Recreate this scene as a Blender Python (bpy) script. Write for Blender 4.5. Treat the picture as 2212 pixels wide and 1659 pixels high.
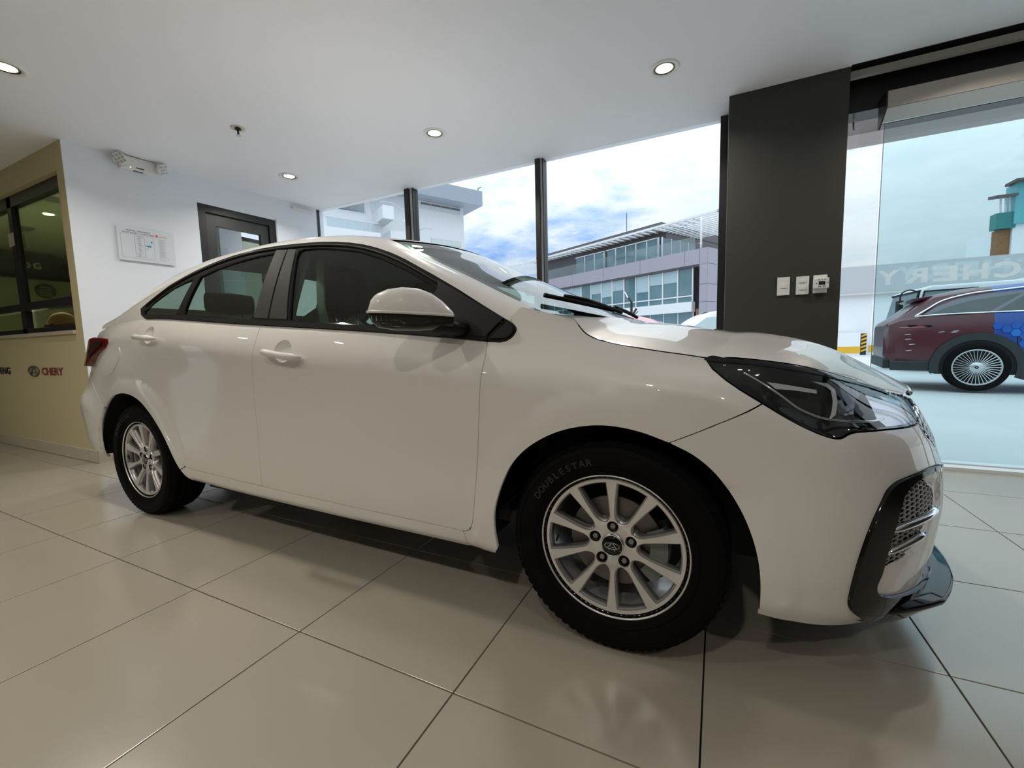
import bpy, bmesh, math, random
import numpy as np
from mathutils import Vector, Matrix
from mathutils.geometry import delaunay_2d_cdt
random.seed(7)
for o in list(bpy.data.objects): bpy.data.objects.remove(o)
scene = bpy.context.scene
COL = scene.collection
PI = math.pi

# ------------------------------------------------------------------ camera
cam = bpy.data.cameras.new('camera'); cam_ob = bpy.data.objects.new('camera', cam); COL.objects.link(cam_ob)
cam.sensor_fit = 'HORIZONTAL'; cam.sensor_width = 36.0; cam.lens = 14.8869; cam.clip_end = 500
YAW, PIT, ROL = -.45272, -.09677, -.02538
_f = np.array([math.sin(YAW)*math.cos(PIT), math.cos(YAW)*math.cos(PIT), math.sin(PIT)])
_r = np.array([math.cos(YAW), -math.sin(YAW), 0]); _u = np.cross(_r, _f)
_R = _r*math.cos(ROL)+_u*math.sin(ROL); _U = -_r*math.sin(ROL)+_u*math.cos(ROL)
_m = Matrix(((_R[0], _U[0], -_f[0]), (_R[1], _U[1], -_f[1]), (_R[2], _U[2], -_f[2]))).to_4x4()
cam_ob.matrix_world = Matrix.Translation((.27057, -2.06671, .92555)) @ _m
scene.camera = cam_ob

# ------------------------------------------------------------------ colour management
vs = scene.view_settings
scene.display_settings.display_device = 'sRGB'
vs.view_transform = 'Standard'; vs.look = 'None'; vs.exposure = 0.0; vs.gamma = 1.0; vs.use_curve_mapping = False

# ------------------------------------------------------------------ world: bright broken cloud
W = bpy.data.worlds.new('sky'); scene.world = W; W.use_nodes = True
nt = W.node_tree; nt.nodes.clear()
def N(t, k, **kw):
    n = t.nodes.new(k)
    for a, b in kw.items(): setattr(n, a, b)
    return n
out = N(nt, 'ShaderNodeOutputWorld'); bg = N(nt, 'ShaderNodeBackground'); bg.inputs[1].default_value = 1.35
tc = N(nt, 'ShaderNodeTexCoord'); sep = N(nt, 'ShaderNodeSeparateXYZ'); nt.links.new(tc.outputs['Generated'], sep.inputs[0])
def M(t, op, a, b=None):
    n = N(t, 'ShaderNodeMath', operation=op)
    for i, v in enumerate((a, b)):
        if v is None: continue
        if isinstance(v, (int, float)): n.inputs[i].default_value = v
        else: t.links.new(v, n.inputs[i])
    return n.outputs[0]
zc = M(nt, 'ADD', M(nt, 'MAXIMUM', sep.outputs[2], 0.0), 0.16)
cx = M(nt, 'DIVIDE', sep.outputs[0], zc); cy = M(nt, 'DIVIDE', sep.outputs[1], zc)
cmb = N(nt, 'ShaderNodeCombineXYZ'); nt.links.new(cx, cmb.inputs[0]); nt.links.new(cy, cmb.inputs[1]); cmb.inputs[2].default_value = 3.7
n1 = N(nt, 'ShaderNodeTexNoise'); n1.inputs['Scale'].default_value = .62; n1.inputs['Detail'].default_value = 8; n1.inputs['Roughness'].default_value = .58
n2 = N(nt, 'ShaderNodeTexNoise'); n2.inputs['Scale'].default_value = 3.2; n2.inputs['Detail'].default_value = 6; n2.inputs['Roughness'].default_value = .6
nt.links.new(cmb.outputs[0], n1.inputs['Vector']); nt.links.new(cmb.outputs[0], n2.inputs['Vector'])
cov = M(nt, 'ADD', M(nt, 'MULTIPLY', n1.outputs[0], .78), M(nt, 'MULTIPLY', n2.outputs[0], .22))
# one larger gap in the cloud over the yard
dt_ = N(nt, 'ShaderNodeVectorMath', operation='DOT_PRODUCT'); nt.links.new(tc.outputs['Generated'], dt_.inputs[0]); dt_.inputs[1].default_value = Vector((-.385, .865, .322)).normalized()
gapm = N(nt, 'ShaderNodeMapRange', interpolation_type='SMOOTHSTEP'); gapm.inputs[1].default_value = .955; gapm.inputs[2].default_value = 1.0; gapm.inputs[3].default_value = 0.0; gapm.inputs[4].default_value = .115
nt.links.new(dt_.outputs['Value'], gapm.inputs[0]); cov = M(nt, 'SUBTRACT', M(nt, 'ADD', cov, .035), gapm.outputs[0])
rp = N(nt, 'ShaderNodeValToRGB'); nt.links.new(cov, rp.inputs[0])
e = rp.color_ramp.elements; e[0].position = .36; e[0].color = (.16, .40, .86, 1); e[1].position = .47; e[1].color = (.86, .91, .97, 1)
x = rp.color_ramp.elements.new(.54); x.color = (.74, .84, .93, 1); x = rp.color_ramp.elements.new(.66); x.color = (.90, .95, 1.0, 1)
mixg = N(nt, 'ShaderNodeMix', data_type='RGBA'); nt.links.new(rp.outputs[0], mixg.inputs[6]); mixg.inputs[7].default_value = (.42, .42, .40, 1)
nt.links.new(M(nt, 'LESS_THAN', sep.outputs[2], -.02), mixg.inputs[0])
# overcast sky: brighter towards the zenith
nt.links.new(M(nt, 'ADD', M(nt, 'MULTIPLY', M(nt, 'MAXIMUM', sep.outputs[2], 0.0), 2.3), .72), bg.inputs[1])
nt.links.new(mixg.outputs[2], bg.inputs[0]); nt.links.new(bg.outputs[0], out.inputs[0])

# ------------------------------------------------------------------ materials
MATS = {}
def mat(name, col, rough=.5, metal=0, coat=0, coat_rough=.03, spec=.5, emit=None, estr=1, noise=None, bump=None, rnoise=None):
    if name in MATS: return MATS[name]
    m = bpy.data.materials.new(name); m.use_nodes = True; t = m.node_tree; b = t.nodes['Principled BSDF']
    b.inputs['Base Color'].default_value = (*col, 1); b.inputs['Roughness'].default_value = rough; b.inputs['Metallic'].default_value = metal
    b.inputs['Coat Weight'].default_value = coat; b.inputs['Coat Roughness'].default_value = coat_rough; b.inputs['Specular IOR Level'].default_value = spec
    if emit: b.inputs['Emission Color'].default_value = (*emit, 1); b.inputs['Emission Strength'].default_value = estr
    if noise or bump or rnoise:
        tcx = t.nodes.new('ShaderNodeTexCoord')
    if noise:   # (scale, amount)
        nz = t.nodes.new('ShaderNodeTexNoise'); nz.inputs['Scale'].default_value = noise[0]; nz.inputs['Detail'].default_value = 5
        t.links.new(tcx.outputs['Object'], nz.inputs['Vector'])
        mx = t.nodes.new('ShaderNodeMix'); mx.data_type = 'RGBA'
        mx.inputs[6].default_value = (*[c*(1-noise[1]) for c in col], 1); mx.inputs[7].default_value = (*[min(1, c*(1+noise[1])) for c in col], 1)
        t.links.new(nz.outputs[0], mx.inputs[0]); t.links.new(mx.outputs[2], b.inputs['Base Color'])
    if rnoise:
        nr = t.nodes.new('ShaderNodeTexNoise'); nr.inputs['Scale'].default_value = rnoise[0]; t.links.new(tcx.outputs['Object'], nr.inputs['Vector'])
        mr = t.nodes.new('ShaderNodeMapRange'); mr.inputs[3].default_value = rough-rnoise[1]; mr.inputs[4].default_value = rough+rnoise[1]
        t.links.new(nr.outputs[0], mr.inputs[0]); t.links.new(mr.outputs[0], b.inputs['Roughness'])
    if bump:    # (scale, strength)
        nb = t.nodes.new('ShaderNodeTexNoise'); nb.inputs['Scale'].default_value = bump[0]; nb.inputs['Detail'].default_value = 4
        t.links.new(tcx.outputs['Object'], nb.inputs['Vector'])
        bp = t.nodes.new('ShaderNodeBump'); bp.inputs['Strength'].default_value = bump[1]; bp.inputs['Distance'].default_value = .01
        t.links.new(nb.outputs[0], bp.inputs['Height']); t.links.new(bp.outputs[0], b.inputs['Normal'])
    MATS[name] = m; return m
def glass_mat(name, tint, ior=1.5, refl=(1, 1, 1), boost=0.0):
    if name in MATS: return MATS[name]
    m = bpy.data.materials.new(name); m.use_nodes = True; t = m.node_tree; t.nodes.clear()
    o = N(t, 'ShaderNodeOutputMaterial'); tr = N(t, 'ShaderNodeBsdfTransparent'); gl = N(t, 'ShaderNodeBsdfGlossy'); fr = N(t, 'ShaderNodeFresnel'); mx = N(t, 'ShaderNodeMixShader')
    tr.inputs[0].default_value = (*tint, 1); gl.inputs[0].default_value = (*refl, 1); gl.inputs['Roughness'].default_value = 0.0; ge = N(t, 'ShaderNodeNewGeometry'); mi = N(t, 'ShaderNodeMapRange'); mi.inputs[3].default_value = ior; mi.inputs[4].default_value = 1/ior; t.links.new(ge.outputs['Backfacing'], mi.inputs[0]); t.links.new(mi.outputs[0], fr.inputs[0])    # thin sheet: same reflectance from both sides
    t.links.new(M(t, 'ADD', fr.outputs[0], boost), mx.inputs[0]); t.links.new(tr.outputs[0], mx.inputs[1]); t.links.new(gl.outputs[0], mx.inputs[2]); t.links.new(mx.outputs[0], o.inputs[0])
    MATS[name] = m; return m
def vinyl_mat(name, col, alpha):
    m = bpy.data.materials.new(name); m.use_nodes = True; t = m.node_tree; t.nodes.clear()
    o = N(t, 'ShaderNodeOutputMaterial'); tr = N(t, 'ShaderNodeBsdfTransparent'); tl_ = N(t, 'ShaderNodeBsdfTranslucent'); df = N(t, 'ShaderNodeBsdfDiffuse'); a = N(t, 'ShaderNodeMixShader'); mx = N(t, 'ShaderNodeMixShader')
    tl_.inputs[0].default_value = (*col, 1); df.inputs[0].default_value = (*col, 1); a.inputs[0].default_value = .35; mx.inputs[0].default_value = alpha
    t.links.new(tl_.outputs[0], a.inputs[1]); t.links.new(df.outputs[0], a.inputs[2]); t.links.new(tr.outputs[0], mx.inputs[1]); t.links.new(a.outputs[0], mx.inputs[2]); t.links.new(mx.outputs[0], o.inputs[0])
    return m

# ------------------------------------------------------------------ helpers
def tag(o, label=None, cat=None, group=None, kind=None):
    if label: o['label'] = label
    if cat: o['category'] = cat
    if group: o['group'] = group
    if kind: o['kind'] = kind
    return o
def empty(name, loc=(0, 0, 0), parent=None, rz=0):
    o = bpy.data.objects.new(name, None); o.empty_display_size = .1; COL.objects.link(o); o.location = loc; o.rotation_euler = (0, 0, rz); o.parent = parent
    return o
def link(name, me, m, parent=None, smooth=False):
    if m is not None and len(me.materials) == 0: me.materials.append(m)
    o = bpy.data.objects.new(name, me); COL.objects.link(o); o.parent = parent
    if smooth:
        for p in me.polygons: p.use_smooth = True
    return o
class MB:
    """collects vertices and faces; build() links them as one mesh object"""
    def __init__(s): s.v = []; s.f = []; s.n = None
    def add(s, vs, fs):
        b = len(s.v); s.v += [tuple(map(float, q)) for q in vs]; s.f += [tuple(int(i)+b for i in q) for q in fs]; return s
    def box(s, x0, x1, y0, y1, z0, z1):
        return s.add([(x0, y0, z0), (x1, y0, z0), (x1, y1, z0), (x0, y1, z0), (x0, y0, z1), (x1, y0, z1), (x1, y1, z1), (x0, y1, z1)],
                     [(3, 2, 1, 0), (4, 5, 6, 7), (0, 1, 5, 4), (1, 2, 6, 5), (2, 3, 7, 6), (3, 0, 4, 7)])
    def obox(s, o, e1, e2, e3):
        o, e1, e2, e3 = map(np.array, (o, e1, e2, e3)); p = [o, o+e1, o+e1+e2, o+e2]; p += [q+e3 for q in p]
        return s.add(p, [(3, 2, 1, 0), (4, 5, 6, 7), (0, 1, 5, 4), (1, 2, 6, 5), (2, 3, 7, 6), (3, 0, 4, 7)])
    def tube(s, pts, r, k=8, closed=False, cap=True, flat=None):
        pts = [np.array(p, float) for p in pts]; n = len(pts); rr = r if hasattr(r, '__len__') else [r]*n
        vs = []; prev = None
        for i, p in enumerate(pts):
            t = pts[(i+1) % n]-pts[i-1] if closed else pts[min(i+1, n-1)]-pts[max(i-1, 0)]
            t = t/max(np.linalg.norm(t), 1e-9)
            a = prev-t*(prev@t) if prev is not None else np.cross(t, (0, 0, 1) if abs(t[2]) < .9 else (1, 0, 0))
            a = a/np.linalg.norm(a); prev = a; b = np.cross(t, a)
            fa, fb = flat if flat else (1, 1)
            for j in range(k):
                g = 2*PI*j/k; vs.append(p+rr[i]*(fa*math.cos(g)*a+fb*math.sin(g)*b))
        fs = []
        for i in range(n if closed else n-1):
            for j in range(k):
                a0 = i*k+j; a1 = i*k+(j+1) % k; b0 = ((i+1) % n)*k+j; b1 = ((i+1) % n)*k+(j+1) % k; fs.append((a0, a1, b1, b0))
        if cap and not closed: fs += [tuple(range(k-1, -1, -1)), tuple(range((n-1)*k, n*k))]
        return s.add(vs, fs)
    def lathe(s, prof, k=48, axis='y', c=(0, 0, 0), a0=0, a1=2*PI):
        full = abs(a1-a0-2*PI) < 1e-6; m = k if full else k+1; vs = []
        for i in range(m):
            g = a0+(a1-a0)*i/k
            for r, h in prof:
                q = (r*math.cos(g), h, r*math.sin(g)) if axis == 'y' else ((r*math.cos(g), r*math.sin(g), h) if axis == 'z' else (h, r*math.cos(g), r*math.sin(g)))
                vs.append((q[0]+c[0], q[1]+c[1], q[2]+c[2]))
        P = len(prof); fs = []
        for i in range(k):
            for j in range(P-1):
                a = i*P+j; b = ((i+1) % m)*P+j; fs.append((a, a+1, b+1, b) if axis == 'y' else (a, b, b+1, a+1))
        return s.add(vs, fs)
    def grid(s, P, flip=False):
        P = np.asarray(P); n, m = P.shape[:2]
        fs = []
        for i in range(n-1):
            for j in range(m-1):
                q = (i*m+j, i*m+j+1, (i+1)*m+j+1, (i+1)*m+j); fs.append(q[::-1] if flip else q)
        return s.add(P.reshape(-1, 3), fs)
    def prism(s, poly, ext):
        """polygon (3-D points) extruded by ext"""
        p = [np.array(q, float) for q in poly]; n = len(p); e_ = np.array(ext, float)
        return s.add(p+[q+e_ for q in p], [tuple(range(n-1, -1, -1)), tuple(range(n, 2*n))]+[(i, (i+1) % n, n+(i+1) % n, n+i) for i in range(n)])
    def build(s, name, m, parent=None, smooth=False, bevel=0, auto=None, fix=False):
        me = bpy.data.meshes.new(name); me.from_pydata(s.v, [], s.f); me.validate(); me.update()
        if fix or bevel:
            bm = bmesh.new(); bm.from_mesh(me); bmesh.ops.remove_doubles(bm, verts=bm.verts, dist=1e-6); bmesh.ops.recalc_face_normals(bm, faces=bm.faces)
            if bevel: bmesh.ops.bevel(bm, geom=[q for q in bm.edges if q.is_manifold and q.calc_face_angle(0) > .5], offset=bevel, segments=2, affect='EDGES', profile=.6)
            bm.to_mesh(me); bm.free()
        o = link(name, me, m, parent, smooth)
        if auto is not None:
            me.polygons.foreach_set('use_smooth', [True]*len(me.polygons)); me.set_sharp_from_angle(angle=auto)
        return o
def box(name, b, m, parent=None, bevel=0.0):
    return MB().box(*b).build(name, m, parent, bevel=bevel)
def text_mb(txt, size, depth=.002, bold=0.0, sx=1.0):
    """text as triangles in the xy plane, left-bottom aligned; returns verts, faces"""
    cu = bpy.data.curves.new('t', 'FONT'); cu.body = txt; cu.size = size; cu.extrude = depth; cu.offset = bold; cu.resolution_u = 3
    ob = bpy.data.objects.new('t', cu); COL.objects.link(ob)
    dg = bpy.context.evaluated_depsgraph_get(); me = bpy.data.meshes.new_from_object(ob.evaluated_get(dg))
    v = [(q.co.x*sx, q.co.y, q.co.z) for q in me.vertices]; f = [tuple(p.vertices) for p in me.polygons]
    bpy.data.objects.remove(ob); bpy.data.curves.remove(cu); bpy.data.meshes.remove(me)
    return v, f
def crv(pts, n=6, closed=False):
    """Catmull-Rom (centripetal-ish) polyline through the points"""
    p = [np.array(q, float) for q in pts]; m = len(p); o = []
    for i in range(m if closed else m-1):
        a = p[i-1] if (i or closed) else 2*p[0]-p[1]; b = p[i]; c = p[(i+1) % m]; d = p[(i+2) % m] if (closed or i+2 < m) else 2*p[-1]-p[-2]
        la, lb, lc = [max(np.linalg.norm(v), 1e-6) for v in (b-a, c-b, d-c)]
        m1 = ((b-a)/la*lb+(c-b)/lb*la)/(la+lb)*lb; m2 = ((c-b)/lb*lc+(d-c)/lc*lb)/(lb+lc)*lb
        for k in range(n):
            t = k/n; o.append((2*t**3-3*t*t+1)*b+(t**3-2*t*t+t)*m1+(-2*t**3+3*t*t)*c+(t**3-t*t)*m2)
    if not closed: o.append(p[-1])
    return [tuple(q) for q in o]
def inside(P, poly):
    P = np.asarray(P); x, y = P[:, 0], P[:, 1]; r = np.zeros(len(P), bool); q = np.asarray(poly); j = len(q)-1
    for i in range(len(q)):
        xi, yi = q[i]; xj, yj = q[j]
        c = (yi > y) != (yj > y)
        with np.errstate(divide='ignore', invalid='ignore'):
            r ^= c & (x < (xj-xi)*(y-yi)/(yj-yi+1e-30)+xi)
        j = i
    return r
def area2(p): p = np.asarray(p); return .5*np.sum(p[:, 0]*np.roll(p[:, 1], -1)-np.roll(p[:, 0], -1)*p[:, 1])
def dens(poly, res):
    o = []; n = len(poly)
    for i in range(n):
        a = np.array(poly[i], float); b = np.array(poly[(i+1) % n], float); L = np.linalg.norm(b-a)
        if L < 1e-5: continue
        k = max(1, int(math.ceil(L/res)))
        o += [tuple(a+(b-a)*t/k) for t in range(k)]
    return o
def inset(poly, d):
    """shrink (d>0) a polygon by d along vertex normals"""
    p = np.asarray(poly, float); n = len(p); sg = 1 if area2(p) > 0 else -1
    q = []
    for i in range(n):
        a, b, c = p[i-1], p[i], p[(i+1) % n]; u = b-a; v = c-b; u /= np.linalg.norm(u)+1e-12; v /= np.linalg.norm(v)+1e-12
        nn = np.array([-u[1]-v[1], u[0]+v[0]])*sg; L = np.linalg.norm(nn); nn = nn/L if L > 1e-6 else np.zeros(2)
        q.append(tuple(b+nn*d/max(.45, math.sqrt(max(.2, (1+u@v)/2)))))
    return q
def tri2d(poly, holes, res):
    outer = dens(poly, res); hs = [dens(h, res) for h in holes]
    pts = []; edges = []
    for lp in [outer]+hs:
        b = len(pts); pts += lp; edges += [(b+i, b+(i+1) % len(lp)) for i in range(len(lp))]
    B = np.array(pts); lo = B.min(0); hi = B.max(0)
    gx = np.arange(lo[0], hi[0], res); gy = np.arange(lo[1], hi[1], res*.866)
    g = np.array([(a+(res/2 if j % 2 else 0), b) for j, b in enumerate(gy) for a in gx]) if len(gx) and len(gy) else np.zeros((0, 2))
    if len(g):
        k = inside(g, outer)
        for h in hs: k &= ~inside(g, h)
        g = g[k]
        if len(g):
            keep = np.ones(len(g), bool)
            for c in range(0, len(g), 2000):
                d = ((g[c:c+2000, None, :]-B[None])**2).sum(2).min(1); keep[c:c+2000] = d > (res*.55)**2
            g = g[keep]
    allp = [Vector(p) for p in pts]+[Vector(p) for p in g]
    r = delaunay_2d_cdt(allp, edges, [], 0, 1e-7)
    V = np.array([(v.x, v.y) for v in r[0]]); T = [t for t in r[2]]
    cen = np.array([V[list(t)].mean(0) for t in T]); ok = inside(cen, outer)
    for h in hs: ok &= ~inside(cen, h)
    F = [tuple(t) for t, k in zip(T, ok) if k]
    return V, F
class Panel:
    """trimmed pieces of a smooth surface: fmap(a, b) -> points; gives analytic normals and a folded edge"""
    def __init__(s): s.v = []; s.n = []; s.f = []
    def add(s, fmap, poly, res, holes=(), side=1, thick=.012, off=0.0, eps=1e-3, outsign=None):
        V, F = tri2d(poly, holes, res)
        a, b = V[:, 0], V[:, 1]; P = fmap(a, b)
        du = fmap(a+eps, b)-fmap(a-eps, b); dv = fmap(a, b+eps)-fmap(a, b-eps); nn = np.cross(du, dv); nn /= np.linalg.norm(nn, axis=1)[:, None]+1e-12
        # orient: the fmaps below run (a: towards the car's front, b: up) on the side facing -y, so du x dv already faces outwards
        if outsign: nn = nn*outsign
        P = P+nn*off; F = [f if area2(V[list(f)]) > 0 else f[::-1] for f in F]
        if outsign == -1: F = [f[::-1] for f in F]
        edge = {}
        for f in F:
            for i in range(len(f)):
                k = (f[i], f[(i+1) % len(f)]); edge[k] = edge.get(k, 0)+1
        bnd = [k for k in edge if (k[1], k[0]) not in edge]
        vs = list(P); ns = list(nn); fs = list(F)
        if thick:
            idx = {}
            nxt = dict(bnd); prv = {b_: a_ for a_, b_ in bnd}
            for i in {k for e_ in bnd for k in e_}:
                t = P[nxt.get(i, i)]-P[prv.get(i, i)]; sn = np.cross(t, nn[i]); L = np.linalg.norm(sn); sn = sn/L if L > 1e-9 else nn[i]
                m2 = sn*.75+nn[i]*.66; m2 /= np.linalg.norm(m2)
                idx[i] = (len(vs), len(vs)+1); vs += [P[i], P[i]-nn[i]*thick-sn*.0005]; ns += [m2, sn]
            for i, j in bnd:
                fs.append((idx[j][0], idx[i][0], idx[i][1], idx[j][1]))
        vs = np.array(vs); ns = np.array(ns)
        if side == -1:
            vs = vs*np.array([1, -1, 1]); ns = ns*np.array([1, -1, 1]); fs = [f[::-1] for f in fs]
        b0 = len(s.v); s.v += [tuple(q) for q in vs]; s.n += [tuple(q) for q in ns]; s.f += [tuple(int(i)+b0 for i in f) for f in fs]
        return s
    def grid(s, P, nrm, flip=False):
        n, m = P.shape[:2]; b0 = len(s.v); s.v += [tuple(q) for q in P.reshape(-1, 3)]; s.n += [tuple(q) for q in nrm.reshape(-1, 3)]
        for i in range(n-1):
            for j in range(m-1):
                q = (b0+i*m+j, b0+i*m+j+1, b0+(i+1)*m+j+1, b0+(i+1)*m+j); s.f.append(q[::-1] if flip else q)
        return s
    def build(s, name, m, parent=None):
        me = bpy.data.meshes.new(name); me.from_pydata(s.v, [], s.f); me.update()
        me.polygons.foreach_set('use_smooth', [True]*len(me.polygons))
        if len(me.vertices) == len(s.n): me.normals_split_custom_set_from_vertices(s.n)
        return link(name, me, m, parent)
# ================================================================== ROOM
H = 2.617
m_ceil = mat('ceiling_paint', (.86, .88, .93), .75)
m_wallw = mat('white_wall', (.84, .89, .96), .7, bump=(260, .03))
m_wallb = mat('cream_wall', (.56, .49, .30), .7, bump=(260, .04))
m_tile = mat('floor_tile', (.365, .33, .27), .19, spec=.5, noise=(1.3, .035), rnoise=(3.0, .05))
m_tile.node_tree.nodes['Principled BSDF'].inputs['IOR'].default_value = 2.0
m_grout = mat('grout', (.014, .013, .012), .9)
m_skirt = mat('skirting_tile', (.52, .47, .38), .4, noise=(30, .12))
m_black = mat('black_frame', (.012, .012, .013), .38)
m_dkpil = mat('pillar_paint', (.036, .037, .031), .55, bump=(300, .04))
m_alu = mat('grey_aluminium', (.62, .62, .68), .45)
m_white = mat('white_plastic', (.78, .78, .76), .4)
m_pane = glass_mat('window_glass', (.95, .97, .97))
m_pane_t = glass_mat('sliding_glass', (.80, .90, .91), boost=.015)
m_emit_warm = mat('lamp_disc', (1, .9, .7), .5, emit=(1.0, .90, .62), estr=2.2)
m_cone = mat('lamp_cone', (.80, .70, .45), .25, metal=.6)

def struct(o): o['kind'] = 'structure'; return o
TX = lambda c: -3.347+.6*c
TY = lambda r: -1.205+.6*r
floor = struct(box('floor', (-13, 4.7, -9, 1.9, -.2, -.012), m_grout))
_t = MB().box(.0021, .5979, .0021, .5979, -.012, 0).build('tmp', m_tile, bevel=.0012); tile_me = _t.data; tile_me.name = 'tile'; bpy.data.objects.remove(_t)
def tile(x, y):
    o = bpy.data.objects.new('tile', tile_me); COL.objects.link(o); o.location = (x, y, 0); o.parent = floor; o['kind'] = 'structure'
C0, C1, R0, R1 = -11, 10, -4, 5
for c in range(C0, C1):
    for r in range(R0, R1):
        if TX(c) < -5 and r > 0: continue
        if r < -2 and c < 2: continue
        tile(TX(c), TY(r))
# floor beyond the tiles one can make out in the picture
rest = MB(); rest.box(-13, TX(C0), -9, 1.9, -.006, 0); rest.box(TX(C0), 4.7, -9, TY(R0), -.006, 0); rest.box(TX(C0), TX(2), TY(R0), TY(-2), -.006, 0); rest.box(TX(C1), 4.7, TY(R0), 1.9, -.006, 0)
rest.box(TX(C0), -4.55, TY(1), 1.9, -.006, 0); rest.box(-4.55, TX(C1), TY(R1), 1.9, -.006, 0)
rest_o = rest.build('floor_tiling', m_tile, floor); rest_o['kind'] = 'structure'

ce = MB(); ce.box(-13, 1.0, -9, 1.86, H, H+.25); ce.box(1.0, 4.7, -9, 1.455, H, H+.25); ce.box(1.0, 4.7, 1.455, 1.9, H+.20, H+.3)
ceiling = struct(ce.build('ceiling', m_ceil))
struct(box('trim_1', (1.0, 2.75, 1.455, 1.462, H-.0, H+.2), m_dkpil))
struct(box('trim_2', (1.0, 2.75, 1.605, 1.64, H-.012, H+.03), m_white))
struct(box('trim_3', (1.0, 2.75, 1.64, 1.70, H+.02, H+.06), m_black))
hd = MB().box(1.0, 2.75, 1.70, 1.86, 2.42, H+.2).build('trim_4', m_black); struct(hd)
# dark pillar
pillar = struct(box('wall_pillar', (.311, .998, 1.47, 1.88, 0, H), m_dkpil, bevel=.003))

# white wall with the door (runs away from the camera), u along it
WA = np.array([-4.43, -.44]); WB_ = np.array([-4.205, 1.80]); WL = np.linalg.norm(WB_-WA); WD = (WB_-WA)/WL; WNi = np.array([WD[1], -WD[0]])
def wpt(u, z, d=0.0): p = WA+WD*u+WNi*d; return np.array([p[0], p[1], z])
def wbox(mb, u0, u1, z0, z1, d0, d1):
    return mb.obox(wpt(u0, z0, d0), wpt(u1, z0, d0)-wpt(u0, z0, d0), wpt(u0, z0, d1)-wpt(u0, z0, d0), (0, 0, z1-z0))
wl = MB(); wbox(wl, -.0, .916, 0, H, 0, -.14); wbox(wl, .916, 1.685, 2.372, H, 0, -.14); wbox(wl, 1.685, WL+.05, 0, H, 0, -.14)
wall_left = struct(wl.build('wall_left', m_wallw, fix=True))
m_door = mat('door_frame', (.035, .036, .036), .35)
dr = MB(); wbox(dr, .916, .985, 0, 2.372, -.004, -.10); wbox(dr, 1.615, 1.685, 0, 2.372, -.004, -.10); wbox(dr, .985, 1.615, 2.30, 2.372, -.004, -.10)
door_1 = struct(dr.build('door_1', m_black, fix=True))
dl = MB(); wbox(dl, .99, 1.075, .02, 2.295, -.03, -.075); wbox(dl, 1.525, 1.61, .02, 2.295, -.03, -.075); wbox(dl, 1.075, 1.525, 2.185, 2.295, -.03, -.075); wbox(dl, 1.075, 1.525, .02, .3, -.03, -.075)
dl.build('door_leaf', m_door, door_1, fix=True)
dg_ = MB(); wbox(dg_, 1.07, 1.53, .29, 2.19, -.048, -.056); dg_.build('pane', m_pane, door_1, fix=True)
dh = MB(); dh.tube([wpt(1.55, 1.02, -.03), wpt(1.55, 1.02, .03), wpt(1.44, 1.02, .03)], .009, 8); dh.build('handle', m_alu, door_1, smooth=True)
dt = MB(); wbox(dt, 1.685, 1.70, 0, 2.385, .004, -.01); dt.build('door_trim', m_alu, door_1, fix=True)

# cream wall with the interior window, faces the camera
OX0, OX1, OZ0, OZ1 = -7.6, -4.558, 1.125, 2.405
wb = MB(); wb.box(-13, OX0, -.44, -.30, 0, H); wb.box(OX1, -4.435, -.44, -.30, 0, H); wb.box(OX0, OX1, -.44, -.30, 0, OZ0); wb.box(OX0, OX1, -.44, -.30, OZ1, H)
wall_front = struct(wb.build('wall_front', m_wallb))
win5 = MB(); win5.box(OX0, OX1, -.40, -.34, OZ1-.10, OZ1); win5.box(OX0, OX1, -.40, -.34, OZ0, OZ0+.05); win5.box(OX1-.02, OX1, -.40, -.34, OZ0, OZ1)
win5.box(-5.80, -5.71, -.40, -.35, OZ0, OZ1); win5.box(OX0, OX1, -.41, -.33, 1.345, 1.415)
window_5 = struct(win5.build('window_5', m_black))
m_dpane = glass_mat('office_glass', (.62, .68, .50))
MB().box(-5.71, OX1-.02, -.375, -.367, 1.415, OZ1-.1).build('pane', m_dpane, window_5)
MB().box(OX0, -5.80, -.375, -.367, 1.415, OZ1-.1).build('pane', m_dpane, window_5)
MB().box(-5.71, OX1-.02, -.335, -.327, OZ0+.05, 1.345).build('pane', glass_mat('office_glass_clear', (.8, .82, .76)), window_5)
MB().box(OX0, -5.80, -.375, -.367, OZ0+.05, 1.345).build('pane', m_dpane, window_5)
MB().box(OX0, OX1, -.46, -.30, OZ0-.03, OZ0).build('window_sill', mat('sill', (.50, .45, .36), .5), window_5)
# skirting tiles
bb = struct(box('baseboard_front', (-13, -4.432, -.4405, -.44, 0, .004), m_grout))
x = -4.43; k = 0
for k, L in enumerate([.17]+[.9]*3+[1.2]*3):
    o = MB().box(x-L+.0015, x-.0015, -.452, -.44, .003, .106).build('skirting_tile', m_skirt, bb, bevel=.0015); x -= L
bb2 = MB(); wbox(bb2, .0, .915, 0, .106, 0, .010); bb2o = struct(bb2.build('baseboard_left', m_skirt, fix=True))
# office beyond the interior window
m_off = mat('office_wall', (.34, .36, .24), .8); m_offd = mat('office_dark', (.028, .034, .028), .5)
ow = MB(); ow.box(-11.2, -11, -.3, 2.6, 0, H); ow.box(-11, -6.2, 2.6, 2.75, 0, H); ow.box(-6.3, -6.2, .62, 2.6, 0, H); ow.box(-6.2, -4.62, .50, .62, 0, H); 
struct(ow.build('wall_office', m_off))
struct(box('ceiling_office', (-11, -6.2, -.3, 2.6, H-.06, H-.001), mat('office_ceiling', (.36, .37, .27), .8)))
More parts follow.
